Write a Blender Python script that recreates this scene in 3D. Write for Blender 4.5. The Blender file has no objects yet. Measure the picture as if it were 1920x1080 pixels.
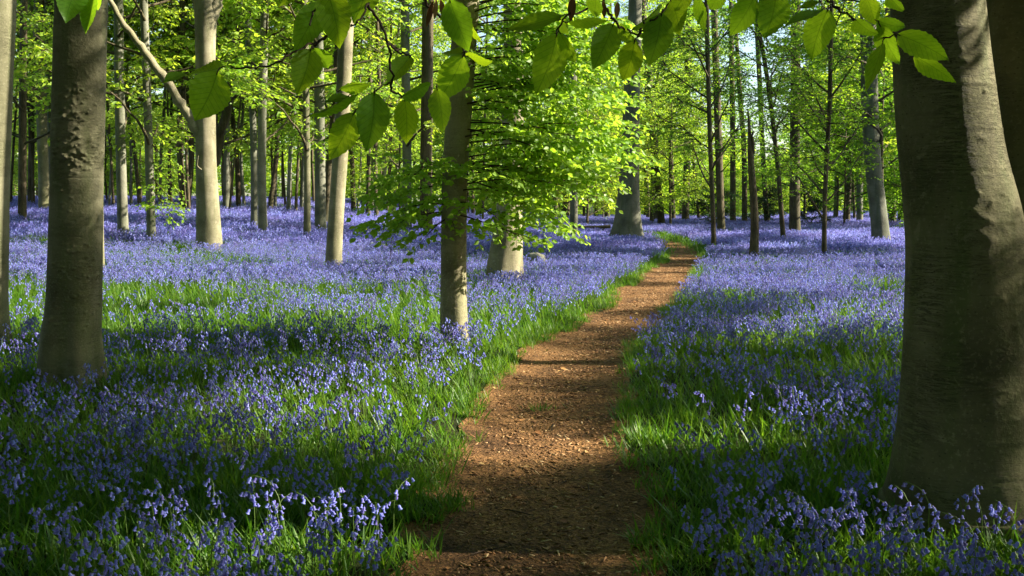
import bpy, math, random
import numpy as np
from mathutils import Vector, Matrix, noise as mnoise

# ------------------------------------------------------------------ camera, sky, sun, exposure
scene = bpy.context.scene
COL = scene.collection
R = math.radians
FPX, HORIZON, EYE = 1884.0, 378.0, 1.55          # focal length in photo pixels, horizon row, eye height
PITCH = math.atan((540 - HORIZON) / FPX)
cam_data = bpy.data.cameras.new('camera')
cam_data.sensor_width = 36.0
cam_data.lens = FPX / 1920 * 36.0
cam_data.clip_start = 0.05
cam_data.clip_end = 3000
cam = bpy.data.objects.new('camera', cam_data)
cam.location = (0, 0, EYE)
cam.rotation_euler = (math.pi / 2 - PITCH, 0, 0)
COL.objects.link(cam)
scene.camera = cam

SUN_EL, SUN_AZ = R(31), R(88)                     # azimuth clockwise from +Y (straight ahead)
SUN_DIR = Vector((math.sin(SUN_AZ) * math.cos(SUN_EL), math.cos(SUN_AZ) * math.cos(SUN_EL), math.sin(SUN_EL)))
world = bpy.data.worlds.new('World')
scene.world = world
world.use_nodes = True
wn = world.node_tree.nodes
sky = wn.new('ShaderNodeTexSky')
sky.sky_type = 'NISHITA'
sky.sun_disc = False
sky.sun_elevation = SUN_EL
sky.sun_rotation = SUN_AZ
sky.air_density = 1.0
sky.dust_density = 1.2
world.node_tree.links.new(sky.outputs[0], wn['Background'].inputs[0])
wn['Background'].inputs[1].default_value = 0.075
sun_data = bpy.data.lights.new('sun', 'SUN')
sun_data.energy = 5.0
sun_data.angle = R(0.5)
sun_data.color = (1.0, 0.90, 0.72)
sun = bpy.data.objects.new('sun', sun_data)
sun.rotation_euler = SUN_DIR.to_track_quat('Z', 'Y').to_euler()
sun.location = SUN_DIR * 60
COL.objects.link(sun)

scene.view_settings.view_transform = 'Standard'
scene.view_settings.look = 'None'
scene.view_settings.gamma = 1.0
scene.view_settings.use_curve_mapping = False
scene.view_settings.exposure = 1.95
scene.render.engine = 'CYCLES'
scene.cycles.max_bounces = 7
scene.cycles.diffuse_bounces = 4
scene.cycles.glossy_bounces = 2
scene.cycles.transmission_bounces = 5
scene.cycles.caustics_reflective = False
scene.cycles.caustics_refractive = False

# ------------------------------------------------------------------ small maths helpers
def hash2(ix, iy, s):
    h = (ix.astype(np.int64) * 374761393 + iy.astype(np.int64) * 668265263 + s * 1442695041) & 0x7fffffff
    h = ((h ^ (h >> 13)) * 1274126177) & 0x7fffffff
    return ((h ^ (h >> 16)) & 0xffff) / 65535.0

def vnoise(x, y, s=0):
    x = np.asarray(x, float); y = np.asarray(y, float)
    ix, iy = np.floor(x), np.floor(y)
    fx, fy = x - ix, y - iy
    fx = fx * fx * (3 - 2 * fx); fy = fy * fy * (3 - 2 * fy)
    a = hash2(ix, iy, s); b = hash2(ix + 1, iy, s); c = hash2(ix, iy + 1, s); d = hash2(ix + 1, iy + 1, s)
    return (a * (1 - fx) + b * fx) * (1 - fy) + (c * (1 - fx) + d * fx) * fy

def fbm(x, y, s=0, o=3):
    t, a, n = 0, 0.5, 0
    for k in range(o):
        t = t + a * vnoise(np.asarray(x) * 2 ** k, np.asarray(y) * 2 ** k, s + k * 17); n += a; a *= 0.5
    return t / n

def sstep(a, b, x):
    t = np.clip((np.asarray(x, float) - a) / (b - a), 0, 1)
    return t * t * (3 - 2 * t)

CP, SP = math.cos(PITCH), math.sin(PITCH)
def ray(px, py):
    """direction of a photo pixel, scaled so that its forward (Y) component is 1"""
    u, v = (px - 960) / FPX, (540 - py) / FPX
    y = CP + v * SP
    z = -SP + v * CP
    return np.array((u / y, 1.0, z / y))

def at_depth(px, py, d):
    return np.array((0, 0, EYE)) + ray(px, py) * d

def ground_z(x, y):
    x = np.asarray(x, float); y = np.asarray(y, float)
    z = 1.45 * sstep(16, 56, y) * sstep(7, -16, x)
    z = z + 0.35 * sstep(25, 60, y) * sstep(12, 30, x)
    z = z + 0.10 * (fbm(x * 0.16, y * 0.16, 3, 2) - 0.5) * sstep(4, 14, y)
    return z

def on_ground(px, py, lift=0.0):
    r = ray(px, py)
    lo = 2.0
    for t in np.arange(2.0, 140.0, 0.1):
        p = np.array((0, 0, EYE)) + r * t
        if p[2] <= float(ground_z(p[0], p[1])) + lift:
            return p
    return np.array((0, 0, EYE)) + r * 140

# ------------------------------------------------------------------ object helpers
def mesh_data(name, verts, faces, mats, smooth=True, mat_idx=None, uv=None):
    """verts n x 3, faces: list of int arrays of one width each, or one array"""
    me = bpy.data.meshes.new(name)
    verts = np.asarray(verts, np.float32).reshape(-1, 3)
    if isinstance(faces, np.ndarray):
        faces = [faces]
    faces = [np.asarray(f, np.int32) for f in faces if len(f)]
    me.vertices.add(len(verts))
    me.vertices.foreach_set('co', verts.ravel())
    if faces:
        nl = sum(f.size for f in faces)
        nf = sum(len(f) for f in faces)
        loops = np.concatenate([f.ravel() for f in faces])
        tot = np.concatenate([np.full(len(f), f.shape[1], np.int32) for f in faces])
        start = np.concatenate(([0], np.cumsum(tot)[:-1])).astype(np.int32)
        me.loops.add(nl)
        me.loops.foreach_set('vertex_index', loops)
        me.polygons.add(nf)
        me.polygons.foreach_set('loop_start', start)
        me.polygons.foreach_set('loop_total', tot)
        me.polygons.foreach_set('use_smooth', np.full(nf, smooth, bool))
        if mat_idx is not None:
            me.polygons.foreach_set('material_index', np.asarray(mat_idx, np.int32))
        if uv is not None:
            l = me.uv_layers.new(name='UVMap')
            l.data.foreach_set('uv', np.asarray(uv, np.float32)[loops].ravel())
    for m in (mats if isinstance(mats, (list, tuple)) else [mats]):
        me.materials.append(m)
    me.update(calc_edges=True)
    return me

def add(name, data, parent=None, loc=None, rot=None, scale=None):
    o = bpy.data.objects.new(name, data)
    COL.objects.link(o)
    if parent is not None:
        o.parent = parent
    if loc is not None: o.location = loc
    if rot is not None: o.rotation_euler = rot
    if scale is not None: o.scale = scale
    return o

def tag(o, label, cat, group=None, kind=None):
    if label: o['label'] = label
    if cat: o['category'] = cat
    if group: o['group'] = group
    if kind: o['kind'] = kind
    return o

class Geo:
    """collects vertices and faces (tris and quads) with a material slot for each"""
    def __init__(s): s.v, s.q, s.t, s.qm, s.tm, s.uv, s.n = [], [], [], [], [], [], 0
    def put(s, v, q=None, t=None, m=0, uv=None):
        v = np.asarray(v, float).reshape(-1, 3)
        s.v.append(v)
        s.uv.append(np.zeros((len(v), 2)) if uv is None else np.asarray(uv, float))
        if q is not None and len(q):
            q = np.asarray(q, int); s.q.append(q + s.n); s.qm.append(np.full(len(q), m))
        if t is not None and len(t):
            t = np.asarray(t, int); s.t.append(t + s.n); s.tm.append(np.full(len(t), m))
        s.n += len(v)
    def arrays(s):
        v = np.concatenate(s.v) if s.v else np.zeros((0, 3))
        f = []; m = []
        if s.q: f.append(np.concatenate(s.q)); m += s.qm
        if s.t: f.append(np.concatenate(s.t)); m += s.tm
        return v, f, (np.concatenate(m) if m else np.zeros(0, int)), (np.concatenate(s.uv) if s.uv else None)
    def data(s, name, mats, smooth=True):
        v, f, m, uv = s.arrays()
        return mesh_data(name, v, f, mats, smooth, m, uv)

def tube(path, rad, sides=6, cap=True):
    """a round tube along a polyline with a radius for each point"""
    path = np.asarray(path, float); n = len(path)
    rad = np.broadcast_to(np.asarray(rad, float), (n,))
    tan = np.gradient(path, axis=0)
    tan /= np.linalg.norm(tan, axis=1)[:, None] + 1e-9
    ref = np.array((0, 1.0, 0)) if abs(tan[0][1]) < 0.9 else np.array((1.0, 0, 0))
    a = np.cross(tan, ref); a /= np.linalg.norm(a, axis=1)[:, None] + 1e-9
    b = np.cross(tan, a)
    th = np.arange(sides) * 2 * math.pi / sides
    v = path[:, None, :] + rad[:, None, None] * (a[:, None, :] * np.cos(th)[None, :, None] + b[:, None, :] * np.sin(th)[None, :, None])
    i = np.arange(n - 1)[:, None] * sides; j = np.arange(sides)[None, :]; k = (j + 1) % sides
    q = np.stack([i + j, i + k, i + sides + k, i + sides + j], -1).reshape(-1, 4)
    v = v.reshape(-1, 3)
    t = None
    if cap:
        v = np.concatenate([v, path[-1:] + tan[-1:] * rad[-1] * 0.5])
        c = len(v) - 1; base = (n - 1) * sides
        t = np.array([(base + x, base + (x + 1) % sides, c) for x in range(sides)])
    return v, q, t

# ------------------------------------------------------------------ materials
class Mat:
    def __init__(s, name):
        s.m = bpy.data.materials.new(name); s.m.use_nodes = True
        s.nt = s.m.node_tree; s.nt.nodes.clear()
        s.out = s.nt.nodes.new('ShaderNodeOutputMaterial')
    def n(s, kind, **kw):
        x = s.nt.nodes.new(kind)
        for k, v in kw.items():
            if k in x.inputs.keys() if hasattr(x.inputs, 'keys') else False: x.inputs[k].default_value = v
            else: setattr(x, k, v)
        return x
    def l(s, a, b): s.nt.links.new(a, b)
    def coords(s, scale=(1, 1, 1), kind='Object'):
        tc = s.n('ShaderNodeTexCoord'); mp = s.n('ShaderNodeMapping'); mp.inputs['Scale'].default_value = scale
        s.l(tc.outputs[kind], mp.inputs[0]); return mp.outputs[0]
    def noise(s, vec, scale, detail=4, rough=0.55, dist=0.0):
        x = s.n('ShaderNodeTexNoise'); x.inputs['Scale'].default_value = scale; x.inputs['Detail'].default_value = detail
        x.inputs['Roughness'].default_value = rough; x.inputs['Distortion'].default_value = dist
        if vec is not None: s.l(vec, x.inputs['Vector'])
        return x.outputs['Fac']
    def ramp(s, fac, stops):
        x = s.n('ShaderNodeValToRGB'); e = x.color_ramp.elements
        while len(e) > 1: e.remove(e[-1])
        e[0].position = stops[0][0]; e[0].color = (*stops[0][1], 1)
        for p, c in stops[1:]:
            k = e.new(p); k.color = (*c, 1)
        s.l(fac, x.inputs[0]); return x.outputs[0]
    def mix(s, fac, a, b, mode='MIX'):
        x = s.n('ShaderNodeMix'); x.data_type = 'RGBA'; x.blend_type = mode
        for sock, val in ((x.inputs[0], fac), (x.inputs[6], a), (x.inputs[7], b)):
            if isinstance(val, (int, float)): sock.default_value = val
            elif isinstance(val, tuple): sock.default_value = (*val, 1)
            else: s.l(val, sock)
        return x.outputs[2]
    def math(s, op, a, b=0.0):
        x = s.n('ShaderNodeMath'); x.operation = op
        for sock, val in ((x.inputs[0], a), (x.inputs[1], b)):
            if isinstance(val, (int, float)): sock.default_value = val
            else: s.l(val, sock)
        return x.outputs[0]
    def bump(s, h, strength=0.5, dist=0.01, normal=None):
        x = s.n('ShaderNodeBump'); x.inputs['Strength'].default_value = strength; x.inputs['Distance'].default_value = dist
        s.l(h, x.inputs['Height'])
        if normal is not None: s.l(normal, x.inputs['Normal'])
        return x.outputs[0]
    def principled(s, color, rough=0.8, spec=0.3, normal=None):
        p = s.n('ShaderNodeBsdfPrincipled')
        if isinstance(color, tuple): p.inputs['Base Color'].default_value = (*color, 1)
        else: s.l(color, p.inputs['Base Color'])
        if isinstance(rough, (int, float)): p.inputs['Roughness'].default_value = rough
        else: s.l(rough, p.inputs['Roughness'])
        p.inputs['Specular IOR Level'].default_value = spec
        if normal is not None: s.l(normal, p.inputs['Normal'])
        return p.outputs[0]
    def thin(s, color, trans_color, share, rough=0.5, spec=0.3, normal=None):
        """a thin leaf or petal: reflecting side + light let through"""
        p = s.principled(color, rough, spec, normal)
        t = s.n('ShaderNodeBsdfTranslucent')
        if isinstance(trans_color, tuple): t.inputs[0].default_value = (*trans_color, 1)
        else: s.l(trans_color, t.inputs[0])
        if normal is not None: s.l(normal, t.inputs['Normal'])
        mx = s.n('ShaderNodeMixShader'); mx.inputs[0].default_value = share
        s.l(p, mx.inputs[1]); s.l(t.outputs[0], mx.inputs[2])
        return mx.outputs[0]
    def done(s, sh): s.l(sh, s.out.inputs[0]); return s.m

def island_random(M): return M.n('ShaderNodeNewGeometry').outputs['Random Per Island']
def object_random(M): return M.n('ShaderNodeObjectInfo').outputs['Random']

def leaf_material(name, c0, c1, t0, t1, share=0.5, rough=0.45, spec=0.35, dry=0):
    M = Mat(name); r = island_random(M)
    o = object_random(M)
    c = M.ramp(r, [(0, c0), (1, c1)]); t = M.ramp(r, [(0, t0), (1, t1)])
    if dry:                                                    # some blades have withered to straw
        f = M.ramp(M.math('FRACT', M.math('MULTIPLY', r, 37.0)), [(1 - dry - .02, (0, 0, 0)), (1 - dry, (1, 1, 1))])
        c = M.mix(f, c, (0.24, 0.20, 0.075)); t = M.mix(f, t, (0.30, 0.24, 0.07))
    tint = M.ramp(o, [(0, (0.80, 0.90, 0.9)), (0.5, (1, 1, 1)), (1, (1.15, 1.04, 0.85))])
    c = M.mix(1.0, c, tint, 'MULTIPLY'); t = M.mix(1.0, t, tint, 'MULTIPLY')
    return M.done(M.thin(c, t, share, rough, spec))

m_leaf = leaf_material('spring_leaf', (0.06, 0.16, 0.012), (0.11, 0.23, 0.02), (0.18, 0.42, 0.012), (0.36, 0.60, 0.03), 0.55)
m_leaf_bright = leaf_material('young_beech_leaf', (0.14, 0.27, 0.02), (0.24, 0.36, 0.05), (0.38, 0.62, 0.025), (0.58, 0.76, 0.06), 0.52)
m_leaf_dark = leaf_material('holly_leaf', (0.015, 0.05, 0.012), (0.03, 0.08, 0.02), (0.03, 0.10, 0.01), (0.05, 0.14, 0.01), 0.25, 0.3, 0.5)
m_blade = leaf_material('grass_blade', (0.035, 0.11, 0.012), (0.09, 0.19, 0.02), (0.09, 0.26, 0.01), (0.22, 0.40, 0.02), 0.42, 0.45, 0.28, 0.07)

def bark_material(name, base, light, dark, algae, ring=1.0, rough_bark=0.0):
    M = Mat(name)
    v = M.coords()
    vz = M.coords((1, 1, 5.0)); vv = M.coords((1, 1, 0.12))
    big = M.noise(v, 1.6, 5, 0.6)
    col = M.ramp(big, [(0.25, dark), (0.5, base), (0.75, light)])
    streak = M.noise(vv, 7.0, 4, 0.6)
    col = M.mix(M.ramp(streak, [(0.48, (0, 0, 0)), (0.70, (0.75, 0.75, 0.75))]), col, algae)
    wr = M.noise(vz, 6.0, 5, 0.62, 0.6)                        # fine level wrinkles
    col = M.mix(M.ramp(wr, [(0.34, (0.28, 0.28, 0.28)), (0.46, (0, 0, 0))]), col, dark)
    sp = M.noise(v, 55.0, 3, 0.6)
    col = M.mix(M.ramp(sp, [(0.56, (0, 0, 0)), (0.66, (0.35, 0.35, 0.35))]), col, light)
    crk = M.noise(M.coords((2.2, 2.2, 26)), 2.2, 6, 0.7, 1.2)       # thin level cracks
    crm = M.ramp(crk, [(0.475, (0, 0, 0)), (0.495, (0.85, 0.85, 0.85)), (0.515, (0, 0, 0))])
    patch = M.noise(v, 2.7, 3, 0.5)
    crm = M.mix(1.0, crm, M.ramp(patch, [(0.45, (0, 0, 0)), (0.6, (1, 1, 1))]), 'MULTIPLY')
    col = M.mix(crm, col, dark)
    lich = M.noise(v, 7.5, 6, 0.72, 0.5)
    col = M.mix(M.ramp(lich, [(0.60, (0, 0, 0)), (0.66, (0.55, 0.55, 0.55))]), col, light)
    dots = M.n('ShaderNodeTexVoronoi'); dots.inputs['Scale'].default_value = 26; M.l(M.coords((1, 1, 1.6)), dots.inputs['Vector'])
    col = M.mix(M.ramp(dots.outputs['Distance'], [(0.10, (0.7, 0.7, 0.7)), (0.17, (0, 0, 0))]), col, dark)
    o = object_random(M)
    tint = M.ramp(o, [(0, (0.82, 0.84, 0.80)), (1, (1.12, 1.10, 1.06))])
    col = M.mix(1.0, col, tint, 'MULTIPLY')
    h = M.math('ADD', M.math('MULTIPLY', wr, 0.35 * ring), M.math('MULTIPLY', sp, 0.45))
    h = M.math('SUBTRACT', M.math('ADD', h, M.math('MULTIPLY', lich, .5)), M.math('MULTIPLY', crm, .6))
    if rough_bark:
        fis = M.noise(M.coords((1, 1, 0.18)), 16.0, 5, 0.65, 0.4)
        h = M.math('ADD', h, M.math('MULTIPLY', fis, 2.0 * rough_bark))
        col = M.mix(M.ramp(fis, [(0.38, (0.8, 0.8, 0.8)), (0.52, (0, 0, 0))]), col, dark)
    nrm = M.bump(h, 0.75, 0.012)
    return M.done(M.principled(col, 0.82, 0.22, nrm))

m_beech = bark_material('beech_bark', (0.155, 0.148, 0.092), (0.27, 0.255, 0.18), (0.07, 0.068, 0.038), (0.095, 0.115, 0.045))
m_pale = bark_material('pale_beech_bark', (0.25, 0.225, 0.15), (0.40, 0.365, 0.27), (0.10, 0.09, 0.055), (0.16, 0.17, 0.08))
m_olive = bark_material('olive_beech_bark', (0.11, 0.104, 0.052), (0.20, 0.185, 0.11), (0.036, 0.034, 0.017), (0.07, 0.088, 0.026))  # darker and more olive than the other beech barks
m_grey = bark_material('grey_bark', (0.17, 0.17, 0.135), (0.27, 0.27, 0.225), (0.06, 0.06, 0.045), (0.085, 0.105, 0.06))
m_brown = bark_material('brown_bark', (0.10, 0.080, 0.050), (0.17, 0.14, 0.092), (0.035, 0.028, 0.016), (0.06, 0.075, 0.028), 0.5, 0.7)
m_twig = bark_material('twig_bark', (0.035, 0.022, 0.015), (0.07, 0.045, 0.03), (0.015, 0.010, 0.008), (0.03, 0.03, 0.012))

M = Mat('petal')
r = island_random(M); o = object_random(M)
c = M.ramp(r, [(0, (0.12, 0.10, 0.40)), (0.5, (0.19, 0.205, 0.63)), (1, (0.38, 0.42, 0.90))])
t = M.ramp(r, [(0, (0.17, 0.16, 0.54)), (1, (0.38, 0.43, 0.95))])
tint = M.ramp(o, [(0, (0.72, 0.58, 0.66)), (0.45, (0.95, 0.9, 0.95)), (0.8, (1.0, 1.05, 1.05)), (1, (1.1, 1.18, 1.1))])
c = M.mix(1.0, c, tint, 'MULTIPLY'); t = M.mix(1.0, t, tint, 'MULTIPLY')
m_petal = M.done(M.thin(c, t, 0.42, 0.5, 0.25))
M = Mat('flower_stem')
m_stem = M.done(M.thin((0.10, 0.17, 0.035), (0.18, 0.30, 0.04), 0.25, 0.45, 0.35))

M = Mat('soil')
v = M.coords()
c = M.ramp(M.noise(v, 3.0, 8, 0.7), [(0.3, (0.012, 0.015, 0.005)), (0.55, (0.022, 0.030, 0.009)), (0.75, (0.045, 0.035, 0.018))])
m_soil = M.done(M.principled(c, 0.95, 0.1, M.bump(M.noise(v, 30, 6, 0.7), 0.8, 0.03)))

M = Mat('bark_chip_path')
v = M.coords()
big = M.noise(v, 1.3, 5, 0.6)
c = M.ramp(big, [(0.32, (0.075, 0.042, 0.02)), (0.52, (0.205, 0.112, 0.046)), (0.72, (0.30, 0.17, 0.075))])
vo = M.n('ShaderNodeTexVoronoi'); vo.inputs['Scale'].default_value = 55; vo.inputs['Randomness'].default_value = 1
ws = M.n('ShaderNodeVectorMath'); ws.operation = 'ADD'
nz = M.n('ShaderNodeTexNoise'); nz.inputs['Scale'].default_value = 20; M.l(v, nz.inputs[0])
sc = M.n('ShaderNodeVectorMath'); sc.operation = 'SCALE'; sc.inputs[3].default_value = 0.05; M.l(nz.outputs['Color'], sc.inputs[0])
M.l(v, ws.inputs[0]); M.l(sc.outputs[0], ws.inputs[1]); M.l(ws.outputs[0], vo.inputs['Vector'])
chip = M.ramp(vo.outputs['Color'], [(0.2, (0.35, 0.33, 0.30)), (0.5, (0.95, 0.9, 0.85)), (0.85, (1.6, 1.5, 1.35))])
c = M.mix(0.75, c, chip, 'MULTIPLY')
fine = M.noise(v, 90, 4, 0.7)
c = M.mix(M.ramp(fine, [(0.36, (0.7, 0.7, 0.7)), (0.5, (0, 0, 0))]), c, (0.05, 0.024, 0.012))
h = M.math('ADD', M.math('MULTIPLY', vo.outputs['Distance'], 0.8), M.math('ADD', fine, M.noise(v, 14, 4, 0.6)))
m_path = M.done(M.principled(c, 0.92, 0.15, M.bump(h, 0.9, 0.018)))

def simple_island(name, stops, rough=0.85, spec=0.2):
    M = Mat(name); r = island_random(M); o = object_random(M)
    x = M.math('FRACT', M.math('ADD', r, o))
    return M.done(M.principled(M.ramp(x, stops), rough, spec))
m_chip = simple_island('wood_chip', [(0, (0.06, 0.03, 0.015)), (0.45, (0.20, 0.10, 0.04)), (0.85, (0.36, 0.21, 0.10)), (1, (0.50, 0.36, 0.20))])
m_dead = simple_island('dead_leaf', [(0, (0.16, 0.07, 0.025)), (0.6, (0.30, 0.14, 0.05)), (1, (0.45, 0.30, 0.12))], 0.7)
M = Mat('stone'); v = M.coords()
c = M.ramp(M.noise(v, 9, 5, 0.6), [(0.35, (0.10, 0.11, 0.06)), (0.55, (0.24, 0.23, 0.19)), (0.75, (0.36, 0.35, 0.30))])
m_stone = M.done(M.principled(c, 0.9, 0.2, M.bump(M.noise(v, 25, 5, 0.7), 0.7, 0.02)))
m_wood = simple_island('cut_wood', [(0, (0.42, 0.27, 0.13)), (1, (0.50, 0.33, 0.17))])

M = Mat('hanging_beech_leaf')                                    # veins from the leaf's own coordinates
tc = M.n('ShaderNodeTexCoord'); sx = M.n('ShaderNodeSeparateXYZ'); M.l(tc.outputs['UV'], sx.inputs[0])
au = M.math('ABSOLUTE', M.math('SUBTRACT', sx.outputs[0], 0.5))
ph = M.math('SUBTRACT', M.math('MULTIPLY', sx.outputs[1], 9.0), M.math('MULTIPLY', au, 5.0))
side = M.math('ABSOLUTE', M.math('SUBTRACT', M.math('FRACT', ph), 0.5))
vein = M.math('MAXIMUM', M.math('SUBTRACT', 1.0, M.math('MULTIPLY', side, 14.0)), M.math('SUBTRACT', 1.0, M.math('MULTIPLY', au, 45.0)))
vein = M.math('MAXIMUM', vein, 0.0)
mot = M.noise(M.coords((1, 1, 1), 'UV'), 9, 4, 0.6)
o = object_random(M)
tint = M.ramp(o, [(0, (0.72, 0.82, 0.9)), (0.5, (1, 1, 1)), (1, (1.2, 1.06, 0.8))])
c = M.mix(1.0, M.ramp(mot, [(0.3, (0.05, 0.13, 0.010)), (0.7, (0.075, 0.17, 0.015))]), tint, 'MULTIPLY')
t = M.mix(1.0, M.ramp(mot, [(0.3, (0.31, 0.54, 0.010)), (0.7, (0.43, 0.65, 0.018))]), tint, 'MULTIPLY')
c = M.mix(M.math('MULTIPLY', vein, 0.45), c, (0.03, 0.08, 0.008)); t = M.mix(M.math('MULTIPLY', vein, 0.6), t, (0.07, 0.17, 0.005))
m_bigleaf = M.done(M.thin(c, t, 0.66, 0.5, 0.25))

# ------------------------------------------------------------------ scatter: one object, its own mesh holds the patterns and the points
def scatter(name, protos, mats, pts, var, rot, scl, label, cat):
    """protos: list of Geo. One object of kind stuff; geometry nodes copy the patterns to the points."""
    g_v, g_f, g_m, g_id, n = [], {3: [], 4: []}, {3: [], 4: []}, [], 0
    for k, p in enumerate(protos):
        v, fs, m, uv = p.arrays()
        off = 0
        for f in fs:
            g_f[f.shape[1]].append(f + n); g_m[f.shape[1]].append(m[off:off + len(f)]); off += len(f)
        g_v.append(v); g_id.append(np.full(len(v), k)); n += len(v)
    faces = []; mi = []
    for w in (4, 3):
        if g_f[w]: faces.append(np.concatenate(g_f[w])); mi.append(np.concatenate(g_m[w]))
    P = len(pts)
    V = np.concatenate(g_v + [np.asarray(pts, float)])
    me = mesh_data(name, V, faces, mats, True, np.concatenate(mi))
    pid = np.concatenate(g_id + [np.full(P, -1)]).astype(np.int32)
    pv = np.concatenate([np.full(n, -1), var]).astype(np.int32)
    pr = np.concatenate([np.zeros((n, 3)), rot]).astype(np.float32)
    ps = np.concatenate([np.ones(n), scl]).astype(np.float32)
    for nm, ty, arr, key in (('proto', 'INT', pid, 'value'), ('variant', 'INT', pv, 'value'), ('spin', 'FLOAT_VECTOR', pr, 'vector'), ('size', 'FLOAT', ps, 'value')):
        a = me.attributes.new(nm, ty, 'POINT'); a.data.foreach_set(key, arr.ravel())
    o = add(name, me)
    nt = bpy.data.node_groups.new(name, 'GeometryNodeTree')
    nt.interface.new_socket('Geometry', in_out='INPUT', socket_type='NodeSocketGeometry')
    nt.interface.new_socket('Geometry', in_out='OUTPUT', socket_type='NodeSocketGeometry')
    N, L = nt.nodes, nt.links
    gi, go, join = N.new('NodeGroupInput'), N.new('NodeGroupOutput'), N.new('GeometryNodeJoinGeometry')
    def attr(nm, ty):
        x = N.new('GeometryNodeInputNamedAttribute'); x.data_type = ty; x.inputs['Name'].default_value = nm; return x.outputs['Attribute']
    def eq(a, k):
        x = N.new('FunctionNodeCompare'); x.data_type = 'INT'; x.operation = 'EQUAL'
        ins = [i for i in x.inputs if i.type == 'INT']; L.new(a, ins[0]); ins[1].default_value = k; return x.outputs[0]
    a_id, a_var, a_rot, a_scl = attr('proto', 'INT'), attr('variant', 'INT'), attr('spin', 'FLOAT_VECTOR'), attr('size', 'FLOAT')
    e2r = N.new('FunctionNodeEulerToRotation'); L.new(a_rot, e2r.inputs[0])
    def part(sel):
        s = N.new('GeometryNodeSeparateGeometry'); s.domain = 'POINT'; L.new(gi.outputs[0], s.inputs[0]); L.new(sel, s.inputs['Selection']); return s.outputs[0]
    for k in range(len(protos)):
        iop = N.new('GeometryNodeInstanceOnPoints')
        L.new(part(eq(a_var, k)), iop.inputs['Points'])
        L.new(part(eq(a_id, k)), iop.inputs['Instance'])
        L.new(e2r.outputs[0], iop.inputs['Rotation']); L.new(a_scl, iop.inputs['Scale'])
        L.new(iop.outputs[0], join.inputs[0])
    L.new(join.outputs[0], go.inputs[0])
    md = o.modifiers.new('scatter', 'NODES'); md.node_group = nt
    tag(o, label, cat, kind='stuff')
    return o

# ------------------------------------------------------------------ the path
PATH_PX = [(1005, 1080), (1014, 980), (1021, 900), (1028, 800), (1033, 745), (1062, 700), (1104, 650), (1158, 600), (1203, 560), (1230, 538),
           (1262, 512), (1279, 496), (1284, 482), (1276, 467), (1258, 456), (1225, 447), (1150, 441)]
_pp = [at_depth(x, y, EYE * 1.0 / -ray(x, y)[2]) for x, y in PATH_PX]
_pp = [np.array((0.02, -6.0, 0)), np.array((0.06, 0.0, 0))] + _pp + [np.array((-6.0, 47.0, 0)), np.array((-30.0, 52.0, 0))]
_pp = np.array(_pp)[:, :2]
def catmull(p, k=12):
    out = []
    for i in range(len(p) - 1):
        a, b, c, d = p[max(i - 1, 0)], p[i], p[i + 1], p[min(i + 2, len(p) - 1)]
        for t in np.arange(k) / k:
            out.append(0.5 * (2 * b + (c - a) * t + (2 * a - 5 * b + 4 * c - d) * t * t + (3 * b - a - 3 * c + d) * t ** 3))
    out.append(p[-1]); return np.array(out)
PATH = catmull(_pp)
_seg = np.concatenate(([0], np.cumsum(np.linalg.norm(np.diff(PATH, axis=0), axis=1))))
_s = np.arange(0, _seg[-1], 0.12)
PATH = np.stack([np.interp(_s, _seg, PATH[:, 0]), np.interp(_s, _seg, PATH[:, 1])], 1)
PATH_S = _s
def path_half(s, side):
    return 0.50 + 0.05 * sstep(14, 8, s) + 0.26 * (vnoise(s * 0.9, s * 0 + side * 7.3, 5) - 0.5) + 0.20 * (vnoise(s * 3.1, s * 0 + side * 3.1, 6) - 0.5)
def path_dist(x, y):
    """distance outside the path's edge (negative on it)"""
    x = np.asarray(x, float).ravel(); y = np.asarray(y, float).ravel()
    out = np.empty(len(x))
    for a in range(0, len(x), 20000):
        d2 = (x[a:a + 20000, None] - PATH[None, ::2, 0]) ** 2 + (y[a:a + 20000, None] - PATH[None, ::2, 1]) ** 2
        k = d2.argmin(1)
        s = PATH_S[::2][k]
        tang = np.gradient(PATH, axis=0)[::2][k]
        sd = np.sign(tang[:, 0] * (y[a:a + 20000] - PATH[::2][k, 1]) - tang[:, 1] * (x[a:a + 20000] - PATH[::2][k, 0]))
        out[a:a + 20000] = np.sqrt(d2.min(1)) - np.where(sd > 0, path_half(s, 1), path_half(s, -1))
    return out

gx = np.unique(np.concatenate([np.linspace(-500, -30, 26), np.arange(-30, -9, 1.0), np.arange(-9, 9, 0.22), np.arange(9, 30, 1.0), np.linspace(30, 500, 26)]))
gy = np.unique(np.concatenate([np.linspace(-120, -6, 12), np.arange(-6, 30, 0.25), np.arange(30, 90, 1.0), np.linspace(90, 900, 24)]))
GX, GY = np.meshgrid(gx, gy)
GZ = ground_z(GX, GY)
pd = path_dist(GX.ravel(), GY.ravel()).reshape(GX.shape)
GZ = GZ - 0.07 * sstep(0.18, -0.12, pd)
GZ = GZ + 0.05 * (fbm(GX * 1.7, GY * 1.7, 9, 3) - 0.5) * sstep(0.1, 0.6, pd)
ny, nx = GX.shape
ii = np.arange(ny - 1)[:, None] * nx; jj = np.arange(nx - 1)[None, :]
gq = np.stack([ii + jj, ii + jj + 1, ii + nx + jj + 1, ii + nx + jj], -1).reshape(-1, 4)
ground = add('ground', mesh_data('ground', np.stack([GX, GY, GZ], -1).reshape(-1, 3), gq, m_soil))
tag(ground, None, None, kind='structure')

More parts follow.
